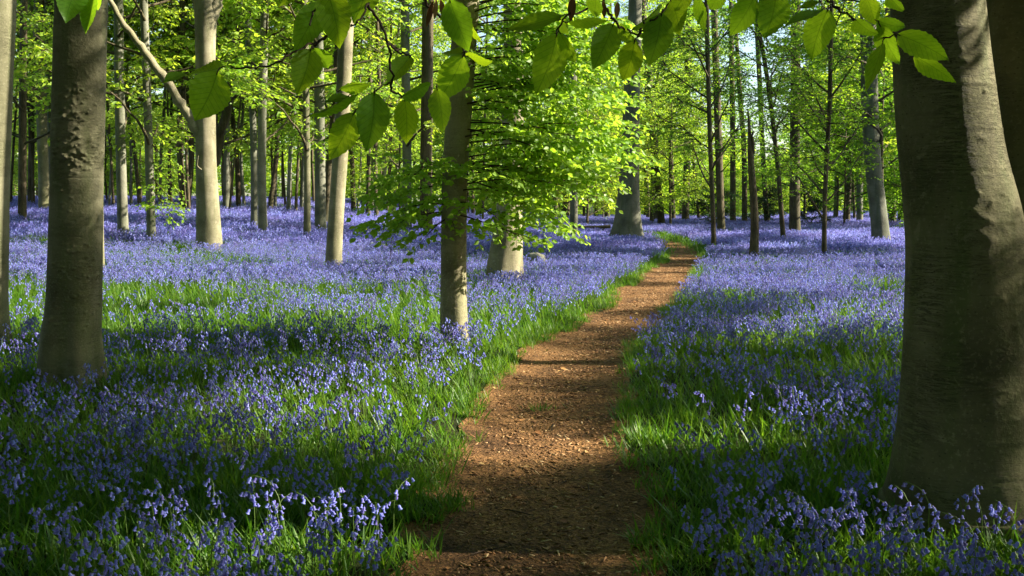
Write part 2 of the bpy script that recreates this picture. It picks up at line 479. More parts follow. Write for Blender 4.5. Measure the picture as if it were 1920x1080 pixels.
tn = np.gradient(PATH, axis=0); tn /= np.linalg.norm(tn, axis=1)[:, None]
nrm2 = np.stack([-tn[:, 1], tn[:, 0]], 1)
W = 17
us = np.linspace(-1, 1, W)
hl, hr = path_half(PATH_S, 1), path_half(PATH_S, -1)
off = np.where(us[None, :] > 0, us[None, :] * (hl[:, None] + 0.10), us[None, :] * (hr[:, None] + 0.10))
px_ = PATH[:, None, 0] + nrm2[:, None, 0] * off; py_ = PATH[:, None, 1] + nrm2[:, None, 1] * off
pz_ = ground_z(px_, py_) - 0.035 + 0.03 * us[None, :] ** 4 + 0.028 * (fbm(px_ * 3.2, py_ * 3.2, 21, 3) - 0.5)
ii = np.arange(len(PATH) - 1)[:, None] * W; jj = np.arange(W - 1)[None, :]
pq = np.stack([ii + jj + 1, ii + jj, ii + W + jj, ii + W + jj + 1], -1).reshape(-1, 4)
path = add('path', mesh_data('path', np.stack([px_, py_, pz_], -1).reshape(-1, 3), pq, m_path))
tag(path, None, None, kind='structure')

# ------------------------------------------------------------------ leaves and crowns
def leaf_block(base, axis, normal, length, width, six=False):
    """folded leaves: arrays of base points, axes, normals; returns a (v, tris)"""
    n = len(base)
    axis = axis / (np.linalg.norm(axis, axis=1)[:, None] + 1e-9)
    side = np.cross(axis, normal); side /= np.linalg.norm(side, axis=1)[:, None] + 1e-9
    up = np.cross(side, axis)
    L = length[:, None]; Wd = width[:, None] * 0.5
    if not six:
        v = np.stack([base, base + axis * L * 0.45 + side * Wd + up * Wd * 0.3, base + axis * L - up * L * 0.10, base + axis * L * 0.45 - side * Wd + up * Wd * 0.3], 1)
        t = np.array([(0, 1, 2), (0, 2, 3)])
        k = 4
    else:
        v = np.stack([base, base + axis * L * .22 + side * Wd * .78 + up * Wd * .22, base + axis * L * .58 + side * Wd * .95 + up * Wd * .22,
                      base + axis * L - up * L * .12, base + axis * L * .58 - side * Wd * .95 + up * Wd * .22, base + axis * L * .22 - side * Wd * .78 + up * Wd * .22,
                      base + axis * L * .5 - up * L * .02], 1)
        t = np.array([(0, 1, 6), (1, 2, 6), (2, 3, 6), (3, 4, 6), (4, 5, 6), (5, 0, 6)])
        k = 7
    T = (np.arange(n)[:, None, None] * k + t[None]).reshape(-1, 3)
    return v.reshape(-1, 3), T

def spray(rng, start, end, droop, tw_len, tw_gap, leaf_gap, leaf, rad, wood, leaves, flat=0.25, sub=True, face=(0, 0, .75), s0=.16):
    """one beech branch from start to end: level side twigs with leaves set alternately in flat layers.
    wood: Geo for bark; leaves: list that collects (base, axis, normal, length, width)"""
    start = np.asarray(start, float); end = np.asarray(end, float); face = np.array(face)
    d = end - start; Ln = np.linalg.norm(d)
    t = np.linspace(0, 1, 9)[:, None]
    side = np.cross(d, (0, 0, 1.0)); side /= np.linalg.norm(side) + 1e-9
    wob = rng.normal(0, 0.03 * Ln, 3)
    path = start + d * t + np.array((0, 0, 1.0)) * (droop * Ln * 4 * t * (1 - t)) + side * (np.sin(t * 5 + wob[0]) * 0.035 * Ln)
    wood.put(*tube(path, rad * (1 - 0.85 * t[:, 0]) + 0.002, 5))
    nt = max(2, int(Ln / tw_gap))
    for k in range(nt + 1):
        s = s0 + (1 - s0) * (k + rng.uniform(-.3, .3)) / nt
        s = min(max(s, 0.1), 1.0)
        x = s * 8; i = min(int(x), 7); p = path[i] + (path[i + 1] - path[i]) * (x - i)
        fw = path[i + 1] - path[i]; fw /= np.linalg.norm(fw)
        sgn = 1 if k % 2 else -1
        if k == nt: tdir = fw
        else: tdir = fw * rng.uniform(.5, .9) + side * sgn * rng.uniform(.6, 1.0) + np.array((0, 0, rng.normal(0, flat)))
        tdir /= np.linalg.norm(tdir)
        tl = tw_len * (0.5 + 0.9 * math.sin(math.pi * min(1, 0.25 + s * 0.75))) * rng.uniform(.6, 1.25)
        n_l = max(3, int(tl / leaf_gap))
        u = (np.arange(n_l) + 0.7) / n_l
        tp = p + tdir * (u * tl)[:, None] + np.array((0, 0, -0.16 * tl)) * (u ** 2)[:, None]
        wood.put(*tube(np.array([p, tp[n_l // 2], tp[-1]]), (rad * 0.28 + .0015) * np.array([1, .7, .3]), 3, False))
        sd = np.cross(tdir, (0, 0, 1.0)); sd /= np.linalg.norm(sd) + 1e-9
        alt = np.where(np.arange(n_l) % 2 == 0, 1.0, -1.0)
        ax = tdir * 0.62 + sd * (alt * rng.uniform(.5, 1.0, n_l))[:, None] + np.array((0, 0, 1.0)) * rng.normal(-.22, .28, n_l)[:, None]
        nm = face + rng.normal(0, .55, (n_l, 3))
        ln = leaf * rng.uniform(.65, 1.2, n_l)
        leaves.append((tp + rng.normal(0, leaf * .15, (n_l, 3)), ax, nm, ln, ln * rng.uniform(.58, .75, n_l)))
        if sub and tl > leaf * 4:
            for q in range(2):
                w = rng.uniform(.3, .75); b0 = p + tdir * tl * w
                sdir = tdir * .7 + sd * (1 if q else -1) * .8; sdir /= np.linalg.norm(sdir)
                m = max(2, int(n_l * .45)); u2 = (np.arange(m) + .6) / m
                bp = b0 + sdir * (u2 * tl * .45)[:, None] + np.array((0, 0, -.06 * tl)) * (u2 ** 2)[:, None]
                ax = sdir * .6 + np.cross(sdir, (0, 0, 1.0)) * (np.where(np.arange(m) % 2 == 0, 1, -1) * rng.uniform(.5, 1, m))[:, None] + np.array((0, 0, 1.0)) * rng.normal(-.22, .28, m)[:, None]
                ln = leaf * rng.uniform(.65, 1.15, m)
                leaves.append((bp, ax, face + rng.normal(0, .55, (m, 3)), ln, ln * rng.uniform(.58, .75, m)))

def gather(leaves):
    return [np.concatenate([l[k] for l in leaves]) for k in range(5)]

def crown_mesh(name, seed, z0, z1, radius, n_limb, n_spray, leaf, mat, rise=0.9, sp_len=1.5, tw_len=0.7, leaf_gap=0.075, tw_gap=0.26, low=0.0):
    """limbs that leave the trunk between z0 and z1 and carry level leaf sprays; round a vertical axis"""
    rng = np.random.default_rng(seed)
    wood, leaves, limbs = Geo(), [], []
    for k in range(n_limb):
        f = (k + rng.uniform(0, 1)) / n_limb
        z = z0 + (z1 - z0) * f
        a = k * 2.399 + rng.uniform(-.7, .7)
        r_ = radius * (1 - .45 * f) * rng.uniform(.6, 1.15)
        t = np.linspace(0, 1, 8); az = a + rng.normal(0, .35) * t
        up = r_ * rise * rng.uniform(.5, 1.4)
        p = np.stack([np.cos(az) * r_ * t ** .9, np.sin(az) * r_ * t ** .9, z + up * (t - low * t * t) + rng.normal(0, .05, 8) * t], 1)
        limbs.append(p)
        wood.put(*tube(p, (.012 + .012 * r_) * (1 - .85 * t) + .004, 5))
    for k in range(n_spray):
        p = limbs[rng.integers(n_limb)]
        x = rng.uniform(.15, 1) ** .7 * 7; i = min(int(x), 6); st = p[i] + (p[i + 1] - p[i]) * (x - i)
        out = math.atan2(p[-1][1], p[-1][0]) + rng.normal(0, .9); L = sp_len * rng.uniform(.45, 1.3)
        en = st + np.array((math.cos(out) * L, math.sin(out) * L, L * rng.normal(.02, .25)))
        spray(rng, st, en, rng.uniform(.0, .10), tw_len, tw_gap, leaf_gap, leaf, .010, wood, leaves, .3, False)
    b, ax, nm, ln, wd = gather(leaves)
    v, t = leaf_block(b, ax, nm, ln, wd)
    print(name, 'leaves', len(b))
    return wood.data(name + '_limbs', m_twig_bark(mat)), mesh_data(name, v, t, mat, False), len(b)

def m_twig_bark(mat): return m_brown

CROWNS = {}
CROWNS['high_a'] = crown_mesh('high_crown', 11, 6.5, 15, 4.6, 16, 170, .15, m_leaf, .95)
CROWNS['high_b'] = crown_mesh('high_crown', 12, 5.5, 14, 4.2, 15, 170, .15, m_leaf, .8)
CROWNS['top'] = crown_mesh('top_crown', 21, 10, 14.5, 2.6, 9, 42, .15, m_leaf, .8)
CROWNS['mid_a'] = crown_mesh('mid_crown', 22, 2.5, 11, 3.6, 15, 130, .17, m_leaf_bright, .5, 1.5, .65, .075)
CROWNS['mid_b'] = crown_mesh('mid_crown', 23, 3.5, 12, 3.4, 15, 130, .17, m_leaf, .6, 1.5, .65, .075)
CROWNS['airy_a'] = crown_mesh('airy_crown', 31, 2.2, 12, 3.2, 14, 80, .16, m_leaf_bright, .4, 1.4, .6, .07)
CROWNS['airy_b'] = crown_mesh('airy_crown', 32, 3.0, 12, 3.2, 14, 80, .16, m_leaf_bright, .5, 1.4, .6, .07)
CROWNS['low_a'] = crown_mesh('low_crown', 13, 2.0, 10, 3.2, 18, 230, .115, m_leaf, .5, 1.3, .6, .065)
CROWNS['low_b'] = crown_mesh('low_crown', 14, 1.3, 9, 3.0, 18, 230, .115, m_leaf, .45, 1.3, .6, .065, .26, .3)
CROWNS['low_c'] = crown_mesh('low_crown', 15, 2.8, 11, 3.2, 18, 230, .115, m_leaf_bright, .5, 1.3, .6, .065)
CROWNS['sap_a'] = crown_mesh('sapling_crown', 16, 0.6, 6.0, 2.5, 18, 240, .12, m_leaf_bright, .5, 1.2, .6, .068, .26, .2)
CROWNS['sap_b'] = crown_mesh('sapling_crown', 17, 0.4, 5.5, 2.4, 18, 240, .12, m_leaf, .55, 1.2, .6, .068, .26, .2)
CROWNS['thin'] = crown_mesh('thin_crown', 18, 1.8, 8, 1.8, 18, 210, .085, m_leaf, 1.0, .8, .4, .05, .2)
CROWNS['holly'] = crown_mesh('holly_crown', 19, 0.15, 2.2, 1.0, 16, 200, .08, m_leaf_dark, .8, .5, .3, .04, .14)

def trunk_mesh(name, pts, rad, sides, mat, amp=0.03, seed=0, flare=0.45, flare_h=0.4, ring_gap=0.35, bumps=None, lobes=5, fine_to=1.4):
    """a tapering trunk through pts (world) with its root flare, level unevenness and, if asked, burrs"""
    rng = np.random.default_rng(seed)
    pts = np.asarray(pts, float); rad = np.asarray(rad, float)
    seg = np.concatenate(([0], np.cumsum(np.linalg.norm(np.diff(pts, axis=0), axis=1))))
    fine = 0.05 if ring_gap > 0.1 else ring_gap
    near = min(fine_to, seg[-1])
    s = np.concatenate([np.arange(0, near, min(ring_gap, max(fine, ring_gap * .3))), np.arange(near, seg[-1], max(ring_gap, .12)), [seg[-1]]])
    # smooth interpolation
    dense = catmull(pts, 10); dr = np.interp(np.linspace(0, 1, len(dense)), np.linspace(0, 1, len(pts)), rad)
    dseg = np.concatenate(([0], np.cumsum(np.linalg.norm(np.diff(dense, axis=0), axis=1))))
    s = s[s <= dseg[-1]]
    c = np.stack([np.interp(s, dseg, dense[:, k]) for k in range(3)], 1); r = np.interp(s, dseg, dr)
    th = np.arange(sides) * 2 * math.pi / sides
    S, T = np.meshgrid(s, th, indexing='ij')
    ph = rng.uniform(0, 6.28, 4)
    rr = r[:, None] * np.ones_like(T)
    fl = np.exp(-S / flare_h)
    lob = 0.5 + 0.5 * np.cos(lobes * T + ph[0] + 0.8 * np.sin(T + ph[1]))
    rr = rr * (1 + flare * fl * (0.55 + 0.9 * lob) + 0.035 * np.cos(2 * T + ph[2] + S * .3) + 0.02 * np.cos(3 * T + ph[3] - S * .5))
    cx, cy = np.cos(T) * 2 + seed, np.sin(T) * 2
    nz = fbm(cx * 1.3 + S * .4, cy * 1.3 + S * 1.7, seed, 3) - .5
    rr = rr * (1 + amp * 2 * nz)
    if bumps:
        for (bs, bt, bh, bws, bwt) in bumps:
            dt = (T - bt + math.pi) % (2 * math.pi) - math.pi
            rr = rr + bh * np.exp(-((S - bs) / bws) ** 2 - (dt * r[:, None] / bwt) ** 2)
    v = np.stack([c[:, None, 0] + rr * np.cos(T), c[:, None, 1] + rr * np.sin(T), c[:, None, 2] + 0 * T], -1).reshape(-1, 3)
    n = len(s)
    i = np.arange(n - 1)[:, None] * sides; j = np.arange(sides)[None, :]; k = (j + 1) % sides
    q = np.stack([i + j, i + k, i + sides + k, i + sides + j], -1).reshape(-1, 4)
    v = np.concatenate([v, c[-1:] + np.array([[0, 0, r[-1]]])]); b = (n - 1) * sides
    t = np.array([(b + x, b + (x + 1) % sides, len(v) - 1) for x in range(sides)])
    return mesh_data(name, v, [q, t], mat, True)

def px_path(pxs, d, base_z=None):
    """photo pixels along a trunk at one distance -> points in the place"""
    return [at_depth(x, y, d) for x, y in pxs]

OCC = []                                                      # trunk feet: nothing else grows there
def tree(name, label, cat, base, width, up, bark, crown=None, top=17.0, group=None, lift=0.28, d=None, sides=14, amp=0.03,
         flare=0.35, flare_h=0.4, seed=None, crown_scale=1.0, bumps=None, ring_gap=0.35, radii=None, crown_z=0.0, fine_to=1.4):
    """base: pixel where the trunk leaves the flowers; width: pixels; up: further pixels up the trunk"""
    if seed is None: seed = int(base[0] * 7 + base[1])
    rng = np.random.default_rng(seed)
    p0 = on_ground(base[0], base[1], lift) if d is None else at_depth(base[0], base[1], d)
    d = p0[1]
    foot = np.array((p0[0], d, float(ground_z(p0[0], d))))
    r0 = width * d / FPX / 2
    root = bpy.data.objects.new(name, None); COL.objects.link(root)
    root.empty_display_size = 0.3
    root.location = foot
    tag(root, label, cat, group)
    pts = [foot + np.array((0, 0, -0.15))] + [p0 + np.array((0, 0, 0.1))] + px_path(up, d)
    rad = [r0 * 1.02, r0 * 1.02] + [r0 * (1 - 0.012 * max(0, p[2] - foot[2])) for p in pts[2:]]
    if radii is not None:
        rad = np.interp(np.linspace(0, 1, len(pts) - 1), np.linspace(0, 1, len(radii)), radii) * d / FPX
        rad = [rad[0]] + list(rad)
    lastdir = pts[-1] - pts[-2]; lastdir = lastdir / max(lastdir[2], .2)
    zt = foot[2] + top
    while pts[-1][2] < zt - 0.5:
        step = min(3.0, zt - pts[-1][2]); lastdir = lastdir * np.array((.72, .72, 1))
        pts.append(pts[-1] + lastdir * step + np.array((rng.normal(0, .06), rng.normal(0, .06), 0)))
        rad.append(max(.02, rad[-1] * (1 - 0.055 * step)))
    if top < 14 or True: rad[-1] *= 0.5
    pts = np.array(pts)
    me = trunk_mesh('trunk', pts - foot, rad, sides, bark, amp, seed % 1000, flare, flare_h, ring_gap, bumps, 5, fine_to)
    add('trunk', me, root)
    if crown:
        wood, lf, _ = CROWNS[crown]
        zmid = min(len(pts) - 1, 3)
        hi = pts[-1] - foot
        tilt = Vector((hi[0], hi[1], hi[2])).normalized()
        q = Vector((0, 0, 1)).rotation_difference(tilt) @ Matrix.Rotation(rng.uniform(0, 6.28), 3, 'Z').to_quaternion()
        for nm, dat in (('limb_wood', wood), ('crown', lf)):
            o = add(nm, dat, root)
            o.rotation_mode = 'QUATERNION'; o.rotation_quaternion = q
            o.scale = (crown_scale,) * 3; o.location = (0, 0, crown_z)
    OCC.append((foot[0], foot[1], r0 * 1.25))
    root['d'] = float(d)
    return root, pts, rad

def limb(root, pts, r0, r1, mat, name='limb', sides=9, seed=1):
    """a limb as a part; pts in world coordinates"""
    c = catmull(np.asarray(pts, float), 6) - np.array(root.location)
    rng = np.random.default_rng(seed)
    c[1:-1] += rng.normal(0, r0 * .10, c[1:-1].shape)
    g = Geo(); g.put(*tube(c, np.linspace(r0, r1, len(c)) * (1 + .08 * rng.normal(0, 1, len(c))), sides))
    return add(name, g.data(name, mat), root)

def burrs(n, s0, s1, t0, t1, h, seed, big=1.0):
    rng = np.random.default_rng(seed)
    return [(rng.uniform(s0, s1), rng.uniform(t0, t1), h * rng.uniform(.3, 1), rng.uniform(.006, .014) * big, rng.uniform(.008, .026) * big) for _ in range(n)]

# ---- the near trees
FRONT = -math.pi / 2                                          # side of a trunk that faces the camera
bl = []
for q, (cs, ct, ss, st_, nn, hh) in enumerate(((2.48, .25, .08, .28, 46, .016), (2.12, .30, .07, .40, 60, .018), (2.02, .55, .05, .25, 30, .014), (1.55, .1, .25, .5, 26, .011), (1.15, .35, .10, .4, 30, .013), (.80, .1, .12, .5, 26, .012), (2.8, .4, .2, .5, 20, .008))):
    rg = np.random.default_rng(40 + q)
    for k in range(nn):
        bl.append((cs + rg.normal(0, ss), FRONT + ct + rg.normal(0, st_ * 1.5), hh * rg.uniform(.35, 1.1) * rg.choice((1, 1, 1, -.6)), rg.uniform(.006, .014), rg.uniform(.008, .020)))
bl += [(s, FRONT + o, -.004, .007, .22) for s, o in ((.72, .2), (.78, -.3), (1.35, .1), (1.9, .3), (.35, .0))]
tree('beech_tree', 'stout grey-green beech with blistered burr patches rising from the bluebells at far left', 'tree', (133, 665), 92,
     [(139, 560), (143, 430), (147, 250), (151, 60), (153, -60)], m_beech, 'high_a', 19, sides=200, ring_gap=.007, fine_to=4.6, flare=.5, flare_h=.42, bumps=bl, amp=.02, crown_z=1.5)
tree('beech_tree', 'pale beech trunk cut off by the left edge of the picture', 'tree', (-28, 605), 72,
     [(-24, 480), (-20, 300), (-12, 100), (-8, -40)], m_beech, 'high_b', 18, sides=48, ring_gap=.04, bumps=burrs(20, .5, 4, -1.5, .5, .012, 5), crown_z=1.5)

RD = 4.75
rb = [(s, FRONT + o, h * .4, .007, w) for s, o, h, w in ((.62, -.1, .010, .35), (1.05, .4, -.006, .3), (1.25, .55, .010, .16), (1.62, .6, .009, .12), (1.85, .3, -.005, .4), (2.05, .8, .012, .15), (2.25, .6, .010, .12), (2.5, .5, .008, .10), (.45, .5, -.008, .4))]
rb += burrs(26, .3, 2.6, FRONT - .2, FRONT + 1.3, .010, 8)
rng_r = np.random.default_rng(5)
rb += [(1.52 + k * .012, FRONT - .12 + .16 * math.sin(k * .9), .005 * rng_r.uniform(.5, 1), .015, .03) for k in range(14)]
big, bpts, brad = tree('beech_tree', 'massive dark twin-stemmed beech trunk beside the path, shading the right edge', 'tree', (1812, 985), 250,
     [(1815, 930), (1812, 800), (1812, 640), (1812, 480), (1800, 380), (1781, 270), (1764, 100), (1754, -40), (1748, -160)], m_olive, 'high_a', 20, d=RD, sides=160, ring_gap=.009, fine_to=3.6,
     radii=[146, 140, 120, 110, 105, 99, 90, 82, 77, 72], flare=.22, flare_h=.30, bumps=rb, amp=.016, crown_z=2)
stem_px = [(1862, 560, 70), (1892, 440, 84), (1924, 330, 82), (1936, 230, 80), (1928, 100, 80), (1912, -40, 80), (1905, -300, 72)]
sp_ = [at_depth(x, y, RD + .10 + .05 * k) for k, (x, y, r) in enumerate(stem_px)]
sr_ = [r * RD / FPX for _, _, r in stem_px]
for k in range(5):
    sp_.append(sp_[-1] + np.array((.10, .25, 2.6))); sr_.append(sr_[-1] * .8)
add('stem', trunk_mesh('stem', np.array(sp_) - np.array(big.location), sr_, 64, m_olive, .02, 77, 0, .3, .03, None), big)

# ---- the lit beech in the middle with its leafy low branches
D850 = None
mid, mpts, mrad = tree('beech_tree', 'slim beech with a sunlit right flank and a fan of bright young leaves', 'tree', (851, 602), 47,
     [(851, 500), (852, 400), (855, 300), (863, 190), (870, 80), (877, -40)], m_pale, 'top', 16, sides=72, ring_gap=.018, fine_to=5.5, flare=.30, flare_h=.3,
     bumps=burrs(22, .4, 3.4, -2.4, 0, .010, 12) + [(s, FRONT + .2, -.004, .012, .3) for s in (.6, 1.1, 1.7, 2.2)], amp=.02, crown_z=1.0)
md = mid['d']
rng = np.random.default_rng(850)
wood, leaves = Geo(), []
BR = [(330, 1195, 318, -.4), (315, 1165, 262, .3), (250, 1205, 232, 0), (360, 1045, 408, -.7), (400, 985, 452, -.8), (180, 1110, 178, .3), (150, 1185, 145, .5),
      (130, 1020, 130, -.3), (60, 945, 50, .3), (80, 1085, 55, 0), (300, 1050, 300, .6), (380, 930, 410, -.5), (350, 1125, 372, .4), (200, 985, 205, -.6),
      (260, 1080, 255, -.9), (230, 940, 245, .8), (20, 1010, -10, .2), (10, 1120, 10, .5), (340, 1010, 350, 1.0), (310, 945, 330, -1.0), (160, 1060, 200, 1.0), (110, 960, 120, -.9), (290, 1130, 300, 1.0),
      (335, 705, 350, -.5), (385, 725, 402, -.6), (345, 695, 385, .3), (310, 785, 318, -.7), (405, 790, 450, -.4), (360, 735, 430, .1), (395, 715, 425, -.2), (345, 760, 340, .6), (60, 1150, 90, -.4), (30, 1060, 20, -.6), (200, 1160, 205, -.6), (140, 930, 150, .6), (-20, 1180, 40, .2), (270, 1215, 300, .2), (120, 1205, 100, -.3), (330, 1080, 440, -.2), (0, 960, -30, -.4), (300, 1010, 420, .4), (240, 1140, 340, -.8),
      (100, 1130, 95, .2), (70, 1000, 70, -.5), (50, 1200, 60, .0), (170, 1040, 165, .6), (210, 1085, 215, .1), (230, 1190, 280, -.2), (185, 1200, 190, .3), (150, 960, 165, -.2), (285, 980, 285, -.4), (265, 1010, 250, .3),
      (90, 1060, 110, .7), (120, 1140, 135, -.6), (15, 930, 0, .2), (40, 1090, 30, .4), (310, 1090, 335, .1), (325, 1155, 345, -.1), (195, 930, 205, .3), (-30, 1050, -20, -.3)]
for sy, ex, ey, dd in BR:
    zs = at_depth(855, sy, md)
    st = np.array((np.interp(zs[2], mpts[:, 2], mpts[:, 0]), np.interp(zs[2], mpts[:, 2], mpts[:, 1]), zs[2] - .0))
    en = at_depth(ex, ey, md + dd)
    spray(rng, st, en, rng.uniform(.02, .10), .46, .115, .039, .077, .008, wood, leaves, .15, True, (.5, -.5, .45), .27 if ex > 860 else .16)
b, ax, nm, ln, wd = gather(leaves)
wood_o = wood.data('branch_wood', m_twig); wood_o.transform(Matrix.Translation(-Vector(mid.location)))
add('branch_wood', wood_o, mid)
order = np.argsort(b[:, 1])
show = order[:6000][::20]                                       # 300 leaves that face the viewer
lv, lt = leaf_block(np.zeros((1, 3)), np.array([[0, 1.0, 0]]), np.array([[0, 0, 1.0]]), np.array([1.0]), np.array([.66]), True)
leaf_one = mesh_data('leaf', lv, lt, m_leaf_bright, False)
for k in show[:300]:
    a = Vector(ax[k]).normalized(); s_ = a.cross(Vector(nm[k])).normalized(); u_ = s_.cross(a)
    o = add('leaf', leaf_one, mid, Vector(b[k]) - mid.location)
    o.rotation_euler = Matrix((s_, a, u_)).transposed().to_euler(); o.scale = (float(ln[k]),) * 3
rest = np.setdiff1d(np.arange(len(b)), show[:300])
v, t = leaf_block(b[rest], ax[rest], nm[rest], ln[rest], wd[rest], True)
fo = add('foliage', mesh_data('foliage', v - np.array(mid.location), t, m_leaf_bright, False), mid)
fo['kind'] = 'stuff'
print('mid leaves', len(b), 'depth', md)

# ---- trees of the middle distance
T = tree
T('beech_tree', 'beech trunk showing as a lit sliver behind the burred trunk', 'tree', (184, 492), 22, [(182, 300), (180, 100), (180, -20)], m_beech, 'top', 17, crown_z=2)
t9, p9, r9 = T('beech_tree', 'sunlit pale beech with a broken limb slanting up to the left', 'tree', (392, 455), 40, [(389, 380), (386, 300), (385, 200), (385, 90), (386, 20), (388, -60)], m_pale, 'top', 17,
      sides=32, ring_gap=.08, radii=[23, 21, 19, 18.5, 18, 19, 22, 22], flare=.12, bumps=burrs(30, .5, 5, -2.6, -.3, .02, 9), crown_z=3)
d9 = t9['d']
limb(t9, [at_depth(384, 262, d9), at_depth(362, 232, d9 - .1), at_depth(340, 195, d9 - .3), at_depth(310, 148, d9 - .5), at_depth(270, 95, d9 - .7), at_depth(232, 45, d9 - .9), at_depth(200, -10, d9 - 1)], .16, .06, m_pale, seed=3)
limb(t9, [at_depth(392, 40, d9), at_depth(402, 10, d9), at_depth(412, -40, d9), at_depth(418, -140, d9)], .2, .14, m_pale, seed=4)
limb(t9, [at_depth(380, 40, d9), at_depth(370, 5, d9), at_depth(362, -60, d9)], .16, .12, m_pale, seed=4)
limb(t9, [at_depth(378, 318, d9 - .3), at_depth(370, 310, d9 - .4), at_depth(372, 292, d9 - .5)], .02, .01, m_pale, 'twig', 5, 5)
T('beech_tree', 'grey beech trunk just right of the burred trunk', 'tree', (231, 437), 19, [(227, 300), (224, 150), (222, 0)], m_grey, 'airy_b', 17, crown_z=0)
t8, _, _ = T('beech_tree', 'grey trunk with a low leafy spray hanging beside its foot', 'tree', (284, 446), 16, [(281, 330), (276, 180), (270, 20), (268, -40)], m_grey, 'airy_a', 17, crown_z=0)
T('beech_tree', 'pale leaning beech with a clean sunlit trunk left of the leafy fan', 'tree', (626, 490), 28, [(632, 380), (638, 290), (643, 190), (648, 70), (652, -40)], m_pale, 'top', 17, sides=28, ring_gap=.08, flare=.25, crown_z=3)
T('beech_tree', 'dark trunk close behind the pale leaning beech', 'tree', (612, 420), 14, [(618, 300), (628, 200), (634, 80), (638, -20)], m_brown, 'airy_a', 17, crown_z=0)
T('beech_tree', 'broad pale beech foot under the bright leafy fan', 'tree', (947, 506), 54, [(950, 460), (954, 400), (960, 300), (962, 180), (962, 60), (962, -50)], m_pale, 'top', 18, sides=40, ring_gap=.06,
  radii=[31, 29, 25, 22, 19, 18, 17, 17], flare=.25, crown_z=3)
T('beech_tree', 'grey-blue slender trunk behind the end of the leafy fan', 'tree', (1076, 441), 15, [(1076, 350), (1075, 230), (1074, 100), (1072, -20)], m_grey, 'top', 17, crown_z=3)
T('beech_tree', 'tall grey beech with wide fluted roots where the path bends away', 'tree', (1176, 446), 36, [(1178, 400), (1181, 300), (1184, 180), (1189, 60), (1192, -40)], m_grey, 'top', 19, sides=44, ring_gap=.08,
  radii=[23, 21, 17.5, 15.5, 14.5, 13, 12.5], flare=.55, flare_h=.8, crown_z=3)
T('beech_tree', 'grey trunk half hidden left of the leafy fan', 'tree', (763, 430), 18, [(763, 300), (761, 150), (759, 0)], m_grey, 'airy_b', 17, crown_z=0)
T('beech_tree', 'dark thick trunk behind the left side of the leafy fan', 'tree', (798, 432), 24, [(799, 300), (801, 150), (803, 0)], m_brown, 'top', 17, crown_z=3)
tf, _, _ = T('oak_tree', 'brown trunk forking into a slanting limb behind the sunlit pale beech', 'tree', (404, 415), 10, [(402, 340), (401, 290), (404, 200), (405, 0)], m_brown, 'airy_a', 15, crown_z=0)
dd = tf['d']
limb(tf, [at_depth(401, 305, dd), at_depth(408, 270, dd), at_depth(424, 215, dd), at_depth(433, 165, dd), at_depth(438, 120, dd), at_depth(452, 20, dd)], .20, .10, m_brown, seed=6)
T('beech_tree', 'slim grey trunk, left one of a close pair', 'tree', (477, 421), 13, [(476, 300), (473, 200), (467, 110), (464, 0)], m_grey, 'top', 17, crown_z=3.5)
T('beech_tree', 'slim grey trunk, right one of a close pair', 'tree', (493, 431), 16, [(491, 330), (492, 200), (495, 80), (497, -20)], m_grey, 'airy_b', 17, crown_z=0)
T('beech_tree', 'mottled slender trunk in front of a darker thick one', 'tree', (576, 441), 13, [(576, 330), (574, 200), (572, 60), (571, -20)], m_beech, 'airy_a', 16, crown_z=0)
T('beech_tree', 'thick dark trunk left of the pale leaning beech', 'tree', (601, 430), 20, [(600, 330), (599, 200), (597, 60), (596, -20)], m_grey, 'airy_b', 17, crown_z=0)
T('beech_tree', 'brown-footed trunk with a warm lit base near the left edge', 'tree', (42, 407), 14, [(42, 300), (43, 150), (45, 0)], m_brown, 'airy_a', 17, crown_z=0)
t5, _, _ = T('beech_tree', 'trunk forking into pale twigs near the top left corner', 'tree', (83, 392), 19, [(81, 300), (76, 150), (72, 50), (74, -10)], m_beech, 'airy_b', 15, crown_z=0)
dd = t5['d']
limb(t5, [at_depth(73, 45, dd), at_depth(88, 40, dd), at_depth(105, 32, dd)], .12, .06, m_beech, seed=8)
limb(t5, [at_depth(73, 60, dd), at_depth(62, 30, dd), at_depth(52, -10, dd)], .12, .07, m_beech, seed=9)
T('beech_tree', 'dim trunk between the brown-footed and the forking trunk', 'tree', (58, 380), 11, [(59, 250), (60, 100), (60, -10)], m_brown, 'airy_b', 17, crown_z=0)
T('ash_tree', 'leaning dark trunk bowed towards the leafy fan, far across the path', 'tree', (1240, 421), 13, [(1233, 340), (1226, 240), (1221, 190), (1214, 110), (1206, 20)], m_brown, 'low_c', 15, crown_scale=1.0, crown_z=2)
T('oak_tree', 'straight dark trunk beyond the bend of the path', 'tree', (1285, 414), 13, [(1288, 300), (1289, 180), (1290, 60), (1291, -20)], m_brown, 'low_c', 16, crown_z=2.5)
T('young_beech', 'thin dark-stemmed sapling right of the path bend', 'tree', (1338, 458), 9, [(1336, 380), (1332, 280), (1328, 150), (1325, 0)], m_brown, 'thin', 11, sides=10)
T('beech_tree', 'ivy-dark trunk standing just behind the thin sapling', 'tree', (1352, 430), 14, [(1349, 330), (1345, 200), (1341, 80), (1338, -20)], m_brown, 'thin', 15, crown_scale=1.15, crown_z=0)
T('oak_tree', 'trunk seen against the sky gap behind the broken snag', 'tree', (1374, 416), 11, [(1374, 300), (1373, 180), (1371, 60), (1370, -20)], m_brown, 'top', 15, crown_z=4)
sn, snp, _ = T('dead_snag', 'broken brown snag with two jagged prongs, leafless', 'tree', (1414, 474), 13, [(1415, 420), (1413, 370), (1409, 320), (1407, 285), (1406, 262), (1404, 225), (1402, 204)], m_brown, None, 3.0, sides=16, ring_gap=.06, radii=[8, 7.5, 7, 6.5, 6.2, 5, 3.2, 2.4, 1.5], amp=.06)
ds = sn['d']
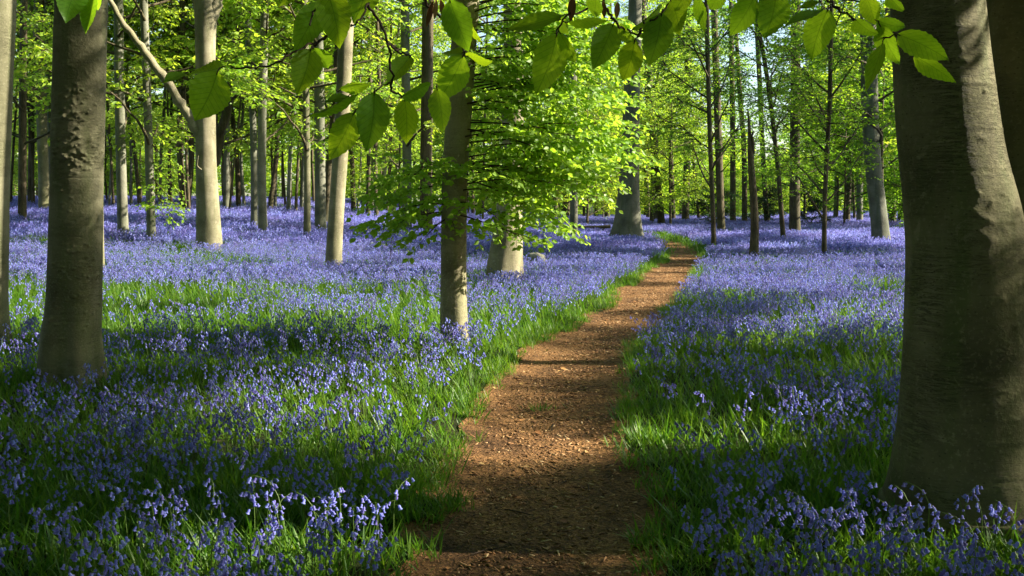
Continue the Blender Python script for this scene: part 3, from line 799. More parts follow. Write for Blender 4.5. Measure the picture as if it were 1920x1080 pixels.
limb(sn, [at_depth(1409, 300, ds), at_depth(1412, 275, ds - .03), at_depth(1411, 258, ds - .05), at_depth(1412, 246, ds - .05)], .055, .02, m_brown, 'prong', 7, 3)
T('ash_tree', 'thin dark trunk leaning left against the sky gap', 'tree', (1468, 447), 9, [(1465, 400), (1460, 330), (1448, 220), (1436, 130), (1422, 50), (1412, -20)], m_brown, 'thin', 13, sides=12, crown_z=1.5)
T('beech_tree', 'ivy-clad trunk right of the thin leaning one', 'tree', (1490, 436), 20, [(1490, 330), (1491, 200), (1492, 60), (1492, -20)], m_brown, 'low_a', 15, crown_scale=.8, crown_z=.2)
T('young_beech', 'slender branching sapling in shade behind the sunlit bluebells', 'tree', (1545, 470), 8.5, [(1546, 400), (1548, 340), (1552, 260), (1556, 180), (1558, 60)], m_brown, 'thin', 9, sides=10, crown_scale=.95, crown_z=-.8)
T('beech_tree', 'broad mossy beech partly veiled by leaves near the dark twin trunk', 'tree', (1651, 450), 31, [(1646, 390), (1638, 320), (1632, 230), (1630, 140), (1628, 0)], m_grey, 'low_b', 16, sides=30, ring_gap=.09, flare=.28, crown_scale=1.1, crown_z=1.6)
T('beech_tree', 'brown trunk between the mossy beech and the dark twin trunk', 'tree', (1673, 416), 13, [(1672, 300), (1668, 150), (1665, 0)], m_brown, 'low_c', 15, crown_z=1)

# ---- far trunks that nothing tells apart share a label for each cluster
def far(xs, label, group, crown, bark, y0=392, w=9, top=15, cz=3.0):
    rg = np.random.default_rng(int(xs[0]))
    nth = ['first', 'second', 'third', 'fourth', 'fifth', 'sixth', 'seventh', 'eighth', 'ninth']
    for k, x in enumerate(xs):
        lab = label.replace('slim far trunk', nth[k] + ' slim far trunk')
        yy = y0 + rg.uniform(-4, 6); lean = rg.normal(0, 11)
        T('forest_tree', lab, 'tree', (x, yy), w * rg.uniform(.5, 1.5), [(x + lean * .3 + rg.normal(0, 3), 280), (x + lean * .8 + rg.normal(0, 5), 150), (x + lean * 1.2, 0)], bark[k % len(bark)], crown[k % len(crown)], top * rg.uniform(.85, 1.1), group, sides=9, crown_z=cz + rg.uniform(-1, 1.5), ring_gap=.6)
far([20, 98, 108, 205, 213, 246, 262, 300, 318], 'slim far trunk in the dim wood between the left-hand beeches', 'far trunks on the left bank', ['mid_a', 'airy_a', 'airy_b'], [m_brown, m_grey], 383, 7.5)
far([344, 352, 424, 431, 447, 458], 'slim far trunk around the sunlit pale beech', 'far trunks round the pale beech', ['airy_b', 'airy_a', 'mid_a'], [m_brown, m_brown, m_grey], 389, 8)
far([507, 516, 535, 541, 555, 566], 'slim far trunk behind the close pair and the mottled trunk', 'far trunks behind the pair', ['mid_a', 'airy_a', 'airy_b'], [m_brown, m_grey], 392, 8)
far([663, 671, 690, 697, 706, 716, 726, 738], 'slim far trunk seen between the pale leaning beech and the leafy fan', 'far trunks beside the fan', ['airy_b', 'airy_a', 'mid_a', None], [m_brown, m_grey], 400, 7.5)
far([905, 1040, 1047, 1060, 1095, 1118, 1138], 'slim far trunk glimpsed beneath the leafy fan', 'far trunks under the fan', ['low_c', 'mid_a', 'sap_a'], [m_brown], 409, 8)
far([1216, 1222, 1231, 1262, 1310, 1396, 1438], 'slim far trunk beyond the end of the path', 'far trunks beyond the path', ['sap_a', 'mid_a', 'low_c', 'mid_a', 'mid_b', 'top', 'top'], [m_brown], 413, 7)
far([1508, 1566, 1587, 1602, 1612, 1690, 1699], 'slim far trunk around the mossy beech', 'far trunks round the mossy beech', ['low_a', 'sap_a', 'low_b'], [m_brown, m_grey, m_brown], 411, 9)

# ---- young leafy trees that fill the wood behind the trunks
def undergrowth(n, x0, x1, d0, d1, kinds, label, group, seed, s0=.9, s1=1.5):
    rg = np.random.default_rng(seed)
    for k in range(n):
        x = x0 + (x1 - x0) * (k + rg.uniform(.1, .9)) / n; dd = rg.uniform(d0, d1)
        p = at_depth(x, 380, dd); p[2] = float(ground_z(p[0], p[1]))
        kind = kinds[rg.integers(len(kinds))]; s = rg.uniform(s0, s1)
        root = bpy.data.objects.new('young_beech', None); COL.objects.link(root); root.location = p; root.rotation_euler = (0, 0, rg.uniform(0, 6.28)); root.scale = (s, s, s)
        tag(root, label, 'tree', group)
        g = Geo(); g.put(*tube(np.array([(0, 0, -.1), (.05, .03, 2), (-.04, .06, 4.5), (.02, 0, 6.6)]), np.array([.07, .055, .04, .012]), 7))
        if 'sap_trunk' not in CROWNS: CROWNS['sap_trunk'] = g.data('trunk', m_brown)
        add('trunk', CROWNS['sap_trunk'], root); add('limb_wood', CROWNS[kind][0], root); add('crown', CROWNS[kind][1], root)
undergrowth(30, -60, 520, 38, 70, ['mid_a', 'airy_a', 'airy_b', 'sap_a'], 'leafy young beech in the green wall behind the left trunks', 'young beeches on the left bank', 1, .8, 1.25)
undergrowth(22, 480, 900, 40, 76, ['mid_a', 'airy_b', 'sap_a', 'airy_a'], 'leafy young beech behind the trunks left of the fan', 'young beeches in the middle', 2, .8, 1.3)
undergrowth(12, 880, 1275, 48, 80, ['sap_a', 'mid_a', 'low_c'], 'sunny yellow-green young beech beyond the bend of the path', 'young beeches beyond the bend', 3, .8, 1.3)
undergrowth(5, 1350, 1470, 58, 80, ['sap_a', 'sap_b'], 'low bright young tree under the sky gap', 'young trees under the gap', 4, .5, .7)
undergrowth(11, 1555, 1780, 40, 70, ['sap_b', 'low_b', 'mid_a'], 'leafy young beech filling the wood left of the dark twin trunk', 'young beeches on the right', 5)
for x, y, s, lab in ((1330, 424, 1.15, 'dark low holly behind the thin sapling'), (1435, 420, 1.0, 'dark holly bush behind the broken snag'), (1520, 425, .9, 'dark holly bush right of the ivy-clad trunk')):
    p = on_ground(x, y, .2); p[2] = float(ground_z(p[0], p[1])); 
    root = bpy.data.objects.new('holly_bush', None); COL.objects.link(root); root.location = p; root.scale = (s,) * 3; root.rotation_euler = (0, 0, x)
    tag(root, lab, 'bush'); add('stem', CROWNS['holly'][0], root); add('foliage', CROWNS['holly'][1], root)

# low leafy spray at the foot of the grey trunk (a part of it)
rng = np.random.default_rng(3); w_, l_ = Geo(), []; d8 = t8['d']
for sx, sy, ex, ey, q in ((284, 330, 335, 400, -.8), (284, 350, 325, 415, -.6), (284, 300, 340, 375, -.5), (283, 360, 310, 420, -1.0), (284, 270, 335, 330, -.6)):
    spray(rng, at_depth(sx, sy, d8), at_depth(ex, ey, d8 + q), .05, .45, .2, .06, .12, .015, w_, l_)
b, ax, nm, ln, wd = gather(l_); v, t = leaf_block(b, ax, nm, ln, wd)
dat = w_.data('branch_wood', m_twig); dat.transform(Matrix.Translation(-Vector(t8.location))); add('branch_wood', dat, t8)
add('foliage', mesh_data('foliage', v - np.array(t8.location), t, m_leaf_bright, False), t8)

# ------------------------------------------------------------------ the wood beyond and unseen boughs around it, placed to shape the shade: masses nobody could count
def clump(seed, n, r, flat, leaf):
    rg = np.random.default_rng(seed)
    p = rg.normal(0, 1, (n, 3)); p /= np.linalg.norm(p, axis=1)[:, None]; p *= (rg.random(n) ** .45)[:, None] * r
    p[:, 2] = np.round(p[:, 2] / (r * .22)) * r * .22 * flat + rg.normal(0, r * .03, n)
    ax = rg.normal(0, 1, (n, 3)) * np.array((1, 1, .35)); nm = np.array((0, 0, 1.0)) + rg.normal(0, .45, (n, 3))
    ln = leaf * rg.uniform(.6, 1.2, n)
    v, t = leaf_block(p, ax, nm, ln, ln * .66)
    g = Geo(); g.put(v, t=t, m=0)
    g.put(*tube(np.array([(-r * .9, 0, 0), (0, .1, .05), (r * .8, 0, .1)]), .02, 4), m=1)
    return g
rng = np.random.default_rng(99)
protos = [clump(s, 620, 1.5, .8, .27) for s in range(3)]
tk = Geo(); tk.put(*tube(np.array([(0, 0, -.3), (.1, 0, 5), (0, .1, 11), (.1, 0, 16)]), np.array([.22, .18, .12, .05]), 8), m=1)
P, Vr, Ro, Sc = [], [], [], []
for k in range(1500):                                           # the far edge of the wood
    u = rng.uniform(-.75, .75); dd = rng.uniform(80, 170); z = rng.uniform(0, 1) ** 1.25
    px = 960 + u * FPX
    hmax = (.15 if px < 1000 else .105) * dd
    if 1385 < px < 1455: hmax = 4.5
    elif 1180 < px < 1500: hmax = 8
    P.append((u * dd, dd, float(ground_z(u * dd, dd)) + .8 + z * hmax)); Vr.append(rng.integers(3)); Ro.append((rng.normal(0, .2), rng.normal(0, .2), rng.uniform(0, 6.28))); Sc.append(rng.uniform(.8, 1.5))
for k in range(60):
    u = rng.uniform(-.7, .7); dd = rng.uniform(80, 115)
    if .20 < u < .27: continue
    P.append((u * dd, dd, float(ground_z(u * dd, dd)))); Vr.append(3); Ro.append((0, 0, rng.uniform(0, 6.28))); Sc.append(rng.uniform(.8, 1.2))
scatter('far_woodland', protos + [tk], [m_leaf_bright, m_brown], np.array(P), np.array(Vr), np.array(Ro), np.array(Sc), 'bright green far edge of the wood behind all the trunks', 'woodland')

TE = math.tan(SUN_EL)
def layers(x, y):
    """how many layers of unseen boughs are wanted to shade this spot of ground"""
    n = float(fbm(x * .45 + 7, y * 1.0, 31, 2))
    if y < -1.5: return 3.2
    if y < 2.2: return .45 if -6 < x < -1.9 else 2.6
    if x < -.56 * y - 15 : return 2.6 if y < 25 else .4
    if y < 9.0:
        if -2.1 < x < -.75 and 2.7 < y < 4.5: return 0.0
        if abs(x + 7.3) < 1.1 and abs(y - 8.1) < .55: return 0.0
        return 2.4 if n < .60 else .25
    if y < 13: return 0.0 if x < .6 else (.9 if n < .58 else .1)
    if y < 15.5: return .03 if n < .56 else .35
    if y < 23: return .04 if n < .53 else .5
    if y < 37: return (2.2 if -5 < x < 9 and y > 24.5 else .25) if n < .68 else .05
    return .10
P, Vr, Ro, Sc = [], [], [], []
cl = [clump(40 + s, 900, 1.05, .8, .155) for s in range(3)]
NC, X0, X1, Y0, Y1 = 30000, -38, 62, -28, 72
dens = NC * 1.25 / ((X1 - X0) * (Y1 - Y0))
for k in range(NC):
    z = rng.uniform(5.0, 17); yy = rng.uniform(Y0, Y1); x = rng.uniform(X0, X1)
    if yy > 0.5:                                               # only boughs outside the picture
        if abs(x / yy) < .60 and (z - 1.3 - EYE) / yy < .245: continue
    gxx = x - z / TE * math.sin(SUN_AZ); y = yy - z / TE * math.cos(SUN_AZ)
    if rng.random() > layers(gxx, y) / dens: continue  # unseen boughs kept only where their shadow is wanted
    P.append((x, yy, z)); Vr.append(rng.integers(3)); Ro.append((rng.normal(0, .2), rng.normal(0, .2), rng.uniform(0, 6.28))); Sc.append(rng.uniform(.4, .85))
P0 = len(P)
for k in range(60):
    yy = rng.uniform(-26, 60); x = rng.uniform(.70 * max(yy, 5) + 5, .66 * max(yy, 5) + 30) * rng.choice((-1, 1))
    P.append((x, yy, float(ground_z(x, yy)))); Vr.append(3); Ro.append((0, 0, rng.uniform(0, 6.28))); Sc.append(rng.uniform(.9, 1.3))
print('canopy clumps', P0)
scatter('shade_canopy', cl + [tk], [m_leaf, m_brown], np.array(P), np.array(Vr), np.array(Ro), np.array(Sc), 'unseen leafy boughs of the wood around the view, placed to shape the shade', 'shade_canopy')

# ------------------------------------------------------------------ bluebells and grass
def bell(g, base, down, size, rg, m=0):
    down = np.asarray(down, float); down /= np.linalg.norm(down)
    a = np.cross(down, (0.3, 1, .2)); a /= np.linalg.norm(a); b_ = np.cross(down, a)
    th = np.arange(6) * math.pi / 3
    rings = []
    for h, r in ((0, .16), (.25, .30), (.72, .28), (1.0, .52)):
        rings.append(base + down * h * size + (a[None] * np.cos(th)[:, None] + b_[None] * np.sin(th)[:, None]) * r * size * (1 if h < 1 else np.where(np.arange(6) % 2, 1.12, .8)[:, None]))
    v = np.concatenate(rings)
    q = [(i * 6 + j, i * 6 + (j + 1) % 6, i * 6 + 6 + (j + 1) % 6, i * 6 + 6 + j) for i in range(3) for j in range(6)]
    g.put(v, q=q, m=m)

def bluebell_parts(seed):
    """stem polyline and bells (base, direction, size)"""
    rg = np.random.default_rng(seed)
    h = rg.uniform(.27, .37); a = rg.uniform(0, 6.28); dx, dy = math.cos(a), math.sin(a)
    t = np.linspace(0, 1, 9)
    arch = .085 * rg.uniform(.5, 1.2)
    lean = rg.normal(0, .03, 2)
    x = lean[0] * t + dx * arch * np.clip(t - .55, 0, 1) ** 2 * 5; y = lean[1] * t + dy * arch * np.clip(t - .55, 0, 1) ** 2 * 5
    z = h * (t - .16 * np.clip(t - .7, 0, 1) ** 2 * 8)
    path = np.stack([x, y, z], 1)
    bells = []
    nb = rg.integers(7, 11)
    for k in range(nb):
        s = .60 + .40 * k / (nb - 1); xx = s * 8; i = min(int(xx), 7); p = path[i] + (path[i + 1] - path[i]) * (xx - i)
        an = a + rg.normal(0, .8) + (math.pi if (k % 3 == 1) else 0); o = rg.uniform(.008, .022)
        bp = p + np.array((math.cos(an) * o, math.sin(an) * o, -.002))
        dn = np.array((math.cos(an) * .5, math.sin(an) * .5, -1 + rg.normal(0, .2)))
        bells.append((p, bp, dn, .0190 * rg.uniform(.8, 1.15) * (1 - .25 * (s - .6))))
    return path, bells

def bluebell_geo(seed, sides=4):
    path, bells = bluebell_parts(seed); g = Geo(); rg = np.random.default_rng(seed)
    g.put(*tube(path, np.linspace(.0026, .0014, len(path)), sides, False), m=1)
    for p, bp, dn, sz in bells: bell(g, bp, dn, sz, rg, 0)
    return g

def blade(g, base, ang, length, width, bend, rg, m=0, seg=4):
    t = np.linspace(0, 1, seg + 1)
    out = np.array((math.cos(ang), math.sin(ang), 0)); sd = np.array((-math.sin(ang), math.cos(ang), 0))
    hz = length * (np.sin(t * bend) / max(bend, .1)); up = length * t * (1 - .5 * (bend / 1.6) * t)
    c = base + out[None] * hz[:, None] * bend * .75 + np.array((0, 0, 1.0))[None] * up[:, None]
    w = width * .5 * np.sin(math.pi * (.18 + .82 * t)) ** .7 * (1 - t ** 4)
    v = np.concatenate([c + sd * w[:, None] + np.array((0, 0, .25))[None] * w[:, None], c - sd * w[:, None] + np.array((0, 0, .25))[None] * w[:, None]])
    n = seg + 1
    g.put(v, q=[(k, k + 1, n + k + 1, n + k) for k in range(seg)], m=m)

def tuft(seed, n, l0, l1, w0, w1, spread=.05, seg=4):
    rg = np.random.default_rng(seed); g = Geo()
    for k in range(n):
        blade(g, np.array((*rg.normal(0, spread, 2), -.01)), rg.uniform(0, 6.28), rg.uniform(l0, l1), rg.uniform(w0, w1), rg.uniform(.35, 1.5), rg, 0, seg)
    return g

def flower_patch(seed, n, r, nblade):
    """a square of carpet for the distance: heads, stems and leaves"""
    rg = np.random.default_rng(seed); g = Geo()
    for k in range(nblade):
        blade(g, np.array((*rg.uniform(-r, r, 2), -.02)), rg.uniform(0, 6.28), rg.uniform(.16, .30), rg.uniform(.012, .02), rg.uniform(.4, 1.3), rg, 1, 2)
    for k in range(n):
        x, y = rg.uniform(-r, r, 2); h = rg.uniform(.26, .40); a = rg.uniform(0, 6.28)
        g.put([(x - .003, y, 0), (x + .003, y, 0), (x, y, h)], t=[(0, 1, 2)], m=2)
        for q in range(6):
            s = q / 5; cx = x + math.cos(a) * .05 * s * s + rg.normal(0, .012); cy = y + math.sin(a) * .05 * s * s + rg.normal(0, .012); cz = h * (.64 + .36 * s) + rg.normal(0, .008)
            e = rg.normal(0, 1, (2, 3)); e[:, 2] *= .6; e /= np.linalg.norm(e, axis=1)[:, None]; sz = .019 * rg.uniform(.7, 1.2)
            c = np.array((cx, cy, cz))
            g.put([c + e[0] * sz * .8, c + e[1] * sz * .6 - (0, 0, sz), c - e[0] * sz * .8, c - e[1] * sz * .6 + (0, 0, sz)], q=[(0, 1, 2, 3)], m=0)
    return g

rng = np.random.default_rng(2024)
def field(density, y0, y1, margin=1.5, edge=.62):
    """random spots over the ground the camera can see, with a margin"""
    area = edge * (y1 ** 2 - y0 ** 2) + 2 * margin * (y1 - y0)
    n = int(density * area)
    y = np.sqrt(rng.uniform(y0 ** 2, y1 ** 2, n)); y = np.where(rng.random(n) < .12, rng.uniform(y0, y1, n), y)
    x = rng.uniform(-1, 1, n) * (edge * y + margin)
    return x, y
def clear_of_trunks(x, y):
    k = np.ones(len(x), bool)
    for ox, oy, r in OCC: k &= (x - ox) ** 2 + (y - oy) ** 2 > r * r
    return k
def bloom(x, y):
    """0..1: how thick the flowers stand"""
    n = fbm(x * .45 + 3, y * .45, 41, 3); f = fbm(x * 1.6, y * 1.6, 43, 2)
    b = np.clip(.30 + 1.5 * (n - .28), .1, 1.0) * np.clip(.35 + 1.5 * (f - .2), .25, 1)
    glade = sstep(-2.2, -4.5, x) * sstep(10.5, 12.5, y) * sstep(19, 16, y)          # greener spot at the left
    b = b * (1 - .85 * glade)
    b = b * (1 - .55 * sstep(.60, .68, fbm(x * .8, y * .8 + 9, 47, 2)))
    b = b * (1 + .55 * sstep(.3, 1.2, x) * sstep(4.5, 7, y) * sstep(24, 18, y))
    return b * (1 + .6 * sstep(10, 20, y))

# the flowers: the nearest 300 in view are things of their own, the rest one carpet
x, y = field(165, 3.2, 30)
xe, ye = rng.uniform(-1.15, 2.1, 520), rng.uniform(3.3, 4.35, 520)
x, y = np.concatenate([x, xe]), np.concatenate([y, ye]); front = np.arange(len(x)) >= len(x) - 520
pdv = path_dist(x, y)
keep = (pdv > .10) & clear_of_trunks(x, y) & (rng.random(len(x)) < np.where(front, np.where(x < 0, .55, .20) * sstep(.0, .35, pdv), bloom(x, y) * (.15 + .85 * sstep(.03, .42, pdv)) * np.where(y < 17, .48, .62)))
x, y, pdv = x[keep], y[keep], pdv[keep]
z = ground_z(x, y) - .01
inview = (np.abs(x) < .50 * y) & ((EYE - .30 - z) / y < .366)
cand = np.where(inview)[0]; near300 = cand[np.argsort(y[cand])[:300]]
NV = 9
var = rng.integers(0, NV, len(x)); spin = rng.uniform(0, 6.28, len(x)); size = rng.uniform(.78, 1.15, len(x))
tilt = rng.normal(0, .10, (len(x), 2))
rest = np.setdiff1d(np.arange(len(x)), near300)
scatter('bluebell_carpet', [bluebell_geo(200 + k) for k in range(NV)], [m_petal, m_stem], np.stack([x, y, z], 1)[rest], var[rest], np.column_stack([tilt, spin])[rest], size[rest],
        'violet-blue carpet of bluebells covering the woodland floor', 'bluebells')
print('bluebells', len(x))

bell_meshes = []
for k in range(3):
    g = Geo(); bell(g, np.zeros(3), (0, 0, -1), 1.0, None); bell_meshes.append(g.data('flower', m_petal))
PROT = []
for k in range(NV):
    path_, bells_ = bluebell_parts(200 + k); g = Geo(); g.put(*tube(path_, np.linspace(.0026, .0014, len(path_)), 5, False))
    for p, bp, dn, sz in bells_: g.put(*tube(np.array([p, (p + bp) / 2 + (0, 0, .002), bp]), .0008, 3, False))
    PROT.append((g.data('stem', m_stem), bells_))
ZONES = {
    'corner': ('bluebell in the bottom left corner, below the burred beech', 'bluebells in the bottom left corner'),
    'bend': ('bluebell in the front bank just left of the massive dark twin trunk', 'bluebells left of the twin trunk'),
    'sun': ('bluebell in the sunlit clump at the lower left edge of the path', 'sunlit bluebells by the path'),
    'left': ('bluebell in the shaded front bank left of the path, off the corner', 'front bluebells left of the path'),
    'trunk': ('bluebell standing in front of the massive dark twin trunk', 'bluebells before the twin trunk'),
    'right': ('bluebell in the front bank close to the right edge of the path', 'front bluebells right of the path')}
for i in near300:
    u = 960 + x[i] / y[i] * FPX
    zone = 'trunk' if u > 1640 else 'bend' if u > 1400 else 'right' if u > 1020 else 'sun' if (480 < u < 850 and y[i] < 4.15) else 'corner' if u < 260 else 'left'
    root = bpy.data.objects.new('bluebell', None); COL.objects.link(root)
    root.empty_display_size = .05
    root.location = (x[i], y[i], z[i]); root.rotation_euler = (tilt[i, 0], tilt[i, 1], spin[i]); root.scale = (size[i],) * 3
    tag(root, ZONES[zone][0], 'bluebell', ZONES[zone][1])
    stem_me, bells_ = PROT[var[i]]
    add('stem', stem_me, root)
    for q, (p, bp, dn, sz) in enumerate(bells_):
        o = add('flower', bell_meshes[q % 3], root, bp)
        o.rotation_euler = Vector(-dn).to_track_quat('Z', 'Y').to_euler(); o.scale = (sz,) * 3

# the same carpet in the distance
xs, ys = field(4.2, 28, 92, 3, .60)
pv = path_dist(xs, ys)
strip = (np.abs(ys - (44 + .10 * xs)) < 2.2) & (rng.random(len(xs)) < .75) & (xs > 2)
k = (pv > .45) & ~strip & (rng.random(len(xs)) < np.clip(bloom(xs, ys) + .25, 0, 1))
xs, ys = xs[k], ys[k]
scatter('far_bluebell_carpet', [flower_patch(70 + q, 46, .42, 30) for q in range(4)], [m_petal, m_blade, m_stem], np.stack([xs, ys, ground_z(xs, ys) - .02], 1), rng.integers(0, 4, len(xs)),
        np.column_stack([np.zeros((len(xs), 2)), rng.uniform(0, 6.28, len(xs))]), rng.uniform(.9, 1.2, len(xs)), 'hazy violet bluebells stretching between the far trunks', 'bluebells')

# grass and bluebell leaves
def grass(name, dens, y0, y1, protos, smin, smax, label, edge_boost=0):
    xs, ys = field(dens, y0, y1)
    pv = path_dist(xs, ys)
    k = (pv > -.02) & clear_of_trunks(xs, ys) & (rng.random(len(xs)) < np.clip(.55 + .9 * (fbm(xs * 1.1, ys * 1.1, 51, 2) - .3), .3, 1) * np.where(pv < .08, .55, 1))
    xs, ys, pv = xs[k], ys[k], pv[k]
    sc = rng.uniform(smin, smax, len(xs)) * (.45 + .55 * sstep(-.05, .35, pv))
    scatter(name, protos, [m_blade], np.stack([xs, ys, ground_z(xs, ys) - .015], 1), rng.integers(0, len(protos), len(xs)),
            np.column_stack([rng.normal(0, .12, (len(xs), 2)), rng.uniform(0, 6.28, len(xs))]), sc, label, 'grass')
    print(name, len(xs))
grass('front_grass', 170, 2.6, 5.6, [tuft(310 + k, 9, .14, .29, .008, .015, .06, 6) for k in range(5)], .6, 1.0, 'thick bluebell leaves and grass along the bottom of the picture')
grass('grass', 120, 3.0, 12.5, [tuft(300 + k, 9, .13, .28, .008, .015, .05, 5) for k in range(6)], .65, 1.1, 'glossy green bluebell leaves and grass on the front banks')
grass('meadow_grass', 62, 12.0, 30, [tuft(320 + k, 10, .15, .30, .008, .015, .07, 3) for k in range(5)], .8, 1.2, 'green leaves between the bluebells of the middle ground')
grass('far_grass', 9, 29, 90, [tuft(340 + k, 34, .14, .28, .014, .024, .28, 2) for k in range(4)], .8, 1.2, 'green leaves under the far bluebells')
# longer grass leaning over the edges of the path
idx = rng.integers(30, len(PATH) - 150, 5200); sd = np.where(rng.random(5200) < .5, 1, -1)
hw = np.where(sd > 0, path_half(PATH_S[idx], 1), path_half(PATH_S[idx], -1))
of = hw + np.abs(rng.normal(0, .16, 5200)) + .0
ex = PATH[idx, 0] + nrm2[idx, 0] * of * sd; ey = PATH[idx, 1] + nrm2[idx, 1] * of * sd
k = clear_of_trunks(ex, ey) & (vnoise(ex * 1.6, ey * 1.6, 61) > .28)
ex, ey = ex[k], ey[k]
scatter('verge_grass', [tuft(360 + q, 10, .12, .28, .005, .011, .04, 5) for q in range(5)], [m_blade], np.stack([ex, ey, ground_z(ex, ey) - .03], 1), rng.integers(0, 5, len(ex)),
        np.column_stack([rng.normal(0, .2, (len(ex), 2)), rng.uniform(0, 6.28, len(ex))]), rng.uniform(.4, .85, len(ex)), 'lush grass fringe along both edges of the path', 'grass')

# ------------------------------------------------------------------ litter on the path
def chip(seed):
    rg = np.random.default_rng(seed); l, w, h = rg.uniform(.010, .026), rg.uniform(.003, .007), rg.uniform(.0015, .004)
    v = np.array([(-l, -w, 0), (l, -w * .6, 0), (l * .9, w * .7, 0), (-l * .9, w, 0), (-l, -w, h), (l, -w * .5, h * 1.3), (l * .9, w * .6, h), (-l * .9, w, h * 1.2)])
    g = Geo(); g.put(v, q=[(4, 5, 6, 7), (0, 1, 5, 4), (1, 2, 6, 5), (2, 3, 7, 6), (3, 0, 4, 7)]); return g
def litter_leaf(seed):
    rg = np.random.default_rng(seed); g = Geo()
    v, t = leaf_block(np.zeros((1, 3)), np.array([[1.0, 0, .1]]), np.array([[.1, .2, 1.0]]), np.array([.05]), np.array([.034]), True); g.put(v, t=t, m=1); return g
def fallen_twig(seed):
    rg = np.random.default_rng(seed); g = Geo(); L = rg.uniform(.05, .13)
    g.put(*tube(np.array([(-L, 0, .003), (-L * .3, rg.normal(0, .01), .006), (L * .4, rg.normal(0, .01), .005), (L, 0, .003)]), np.array([.003, .0028, .0022, .001]), 5), m=2); return g
n = 16000
ci = rng.integers(20, 300, n); uu = np.clip(rng.normal(0, .55, n), -1.25, 1.25)
hw = np.where(uu > 0, path_half(PATH_S[ci], 1), path_half(PATH_S[ci], -1))
jit = rng.uniform(-.06, .06, n)
cx = PATH[ci, 0] + nrm2[ci, 0] * hw * uu + tn[ci, 0] * jit; cy = PATH[ci, 1] + nrm2[ci, 1] * hw * uu + tn[ci, 1] * jit
cz = ground_z(cx, cy) - .035 + .03 * np.clip(np.abs(uu), 0, 1) ** 4 + .028 * (fbm(cx * 3.2, cy * 3.2, 21, 3) - .5) + .002
cv = np.where(rng.random(n) < .03 + .10 * (np.abs(uu) > .75), 8, rng.integers(0, 8, n)); cv = np.where(rng.random(n) < .006, 9 + rng.integers(0, 2, n), cv)
scatter('path_litter', [chip(400 + q) for q in range(8)] + [litter_leaf(5), fallen_twig(1), fallen_twig(2)], [m_chip, m_dead, m_twig], np.stack([cx, cy, cz], 1), cv, np.column_stack([rng.normal(0, .22, (n, 2)), rng.uniform(0, 6.28, n)]), rng.uniform(.45, 1.25, n) ,
        'bark chips and dry leaf scraps strewn over the brown path', 'litter')

# ------------------------------------------------------------------ small single things
gt = tuft(777, 46, .05, .12, .003, .006, .05, 4)
p = on_ground(1020, 760); o = add('grass_tuft', gt.data('grass_tuft', m_blade), None, (p[0], p[1], p[2] - .03)); o.scale = (1.5, 1.0, .75)
tag(o, 'small dark grass tuft growing in the middle of the path', 'grass tuft')

def rock(name, px, py, s, label, seed):
    import bmesh
    bm = bmesh.new(); bmesh.ops.create_icosphere(bm, subdivisions=3, radius=1)
    for v in bm.verts:
        nn = mnoise.noise(v.co * 1.3 + Vector((seed, 0, 0))) * .35 + mnoise.noise(v.co * 3.5 + Vector((seed, 4, 0))) * .12
        v.co *= 1 + nn; v.co.x *= s[0]; v.co.y *= s[1]; v.co.z *= s[2]
    me = bpy.data.meshes.new(name); bm.to_mesh(me); bm.free(); me.materials.append(m_stone); me.polygons.foreach_set('use_smooth', np.ones(len(me.polygons), bool))
    p = on_ground(px, py, .2); p[2] = float(ground_z(p[0], p[1])) + s[2] * .45
    tag(add(name, me, None, p), label, 'stone')
rock('boulder', 1003, 490, (.26, .2, .3), 'mossy grey boulder among bluebells right of the broad pale foot', 2)

p = on_ground(1112, 434, .25); zg = float(ground_z(p[0], p[1]))
root = bpy.data.objects.new('fallen_log', None); COL.objects.link(root); root.location = (p[0], p[1], zg)
tag(root, 'dark fallen log with a pale sawn end lying beside the fluted grey beech', 'log')
g = Geo(); lp = np.array([(-.72, .1, .40), (-.3, .03, .42), (.2, -.02, .43), (.72, -.05, .46)]); lr = np.array([.075, .075, .07, .07])
g.put(*tube(lp, lr, 12, False)); add('log', g.data('log', m_brown), root)
th = np.arange(12) * math.pi / 6
g = Geo(); e = np.array([(.725, -.05 + math.cos(a) * .068, .46 + math.sin(a) * .068) for a in th] + [(.728, -.05, .46)]); g.put(e, t=[(k, (k + 1) % 12, 12) for k in range(12)])
add('sawn_end', g.data('sawn_end', m_wood), root)
g = Geo(); g.put(*tube(np.array([(-.45, .05, -.1), (-.45, .05, .38)]), .07, 8)); g.put(*tube(np.array([(.45, -.03, -.1), (.45, -.03, .40)]), .06, 8)); add('stub', g.data('stub', m_brown), root)

# a spindly half-bare seedling in the flowers
p = on_ground(731, 500, .1); d7 = p[1]
root = bpy.data.objects.new('seedling', None); COL.objects.link(root); root.location = (p[0], p[1], float(ground_z(p[0], p[1])))
tag(root, 'spindly seedling with sparse yellow leaves left of the slim central beech', 'seedling')
L0 = np.array(root.location); g, l_ = Geo(), []
rg = np.random.default_rng(8)
g.put(*tube(np.array([L0, at_depth(733, 460, d7), at_depth(738, 430, d7)]) - L0, np.array([.009, .007, .003]), 5))
for sx, sy, ex, ey in ((733, 465, 700, 455), (734, 455, 765, 448), (735, 448, 690, 430), (737, 440, 770, 432), (737, 436, 720, 418), (732, 470, 760, 470)):
    spray(rg, at_depth(sx, sy, d7) - L0, at_depth(ex, ey, d7 + rg.uniform(-.2, .2)) - L0, .05, .14, .16, .055, .05, .003, g, l_, sub=False)
add('stem', g.data('stem', m_twig), root)
b, ax, nm, ln, wd = gather(l_); v, t = leaf_block(b, ax, nm, ln, wd); add('foliage', mesh_data('foliage', v, t, m_leaf_bright, False), root)

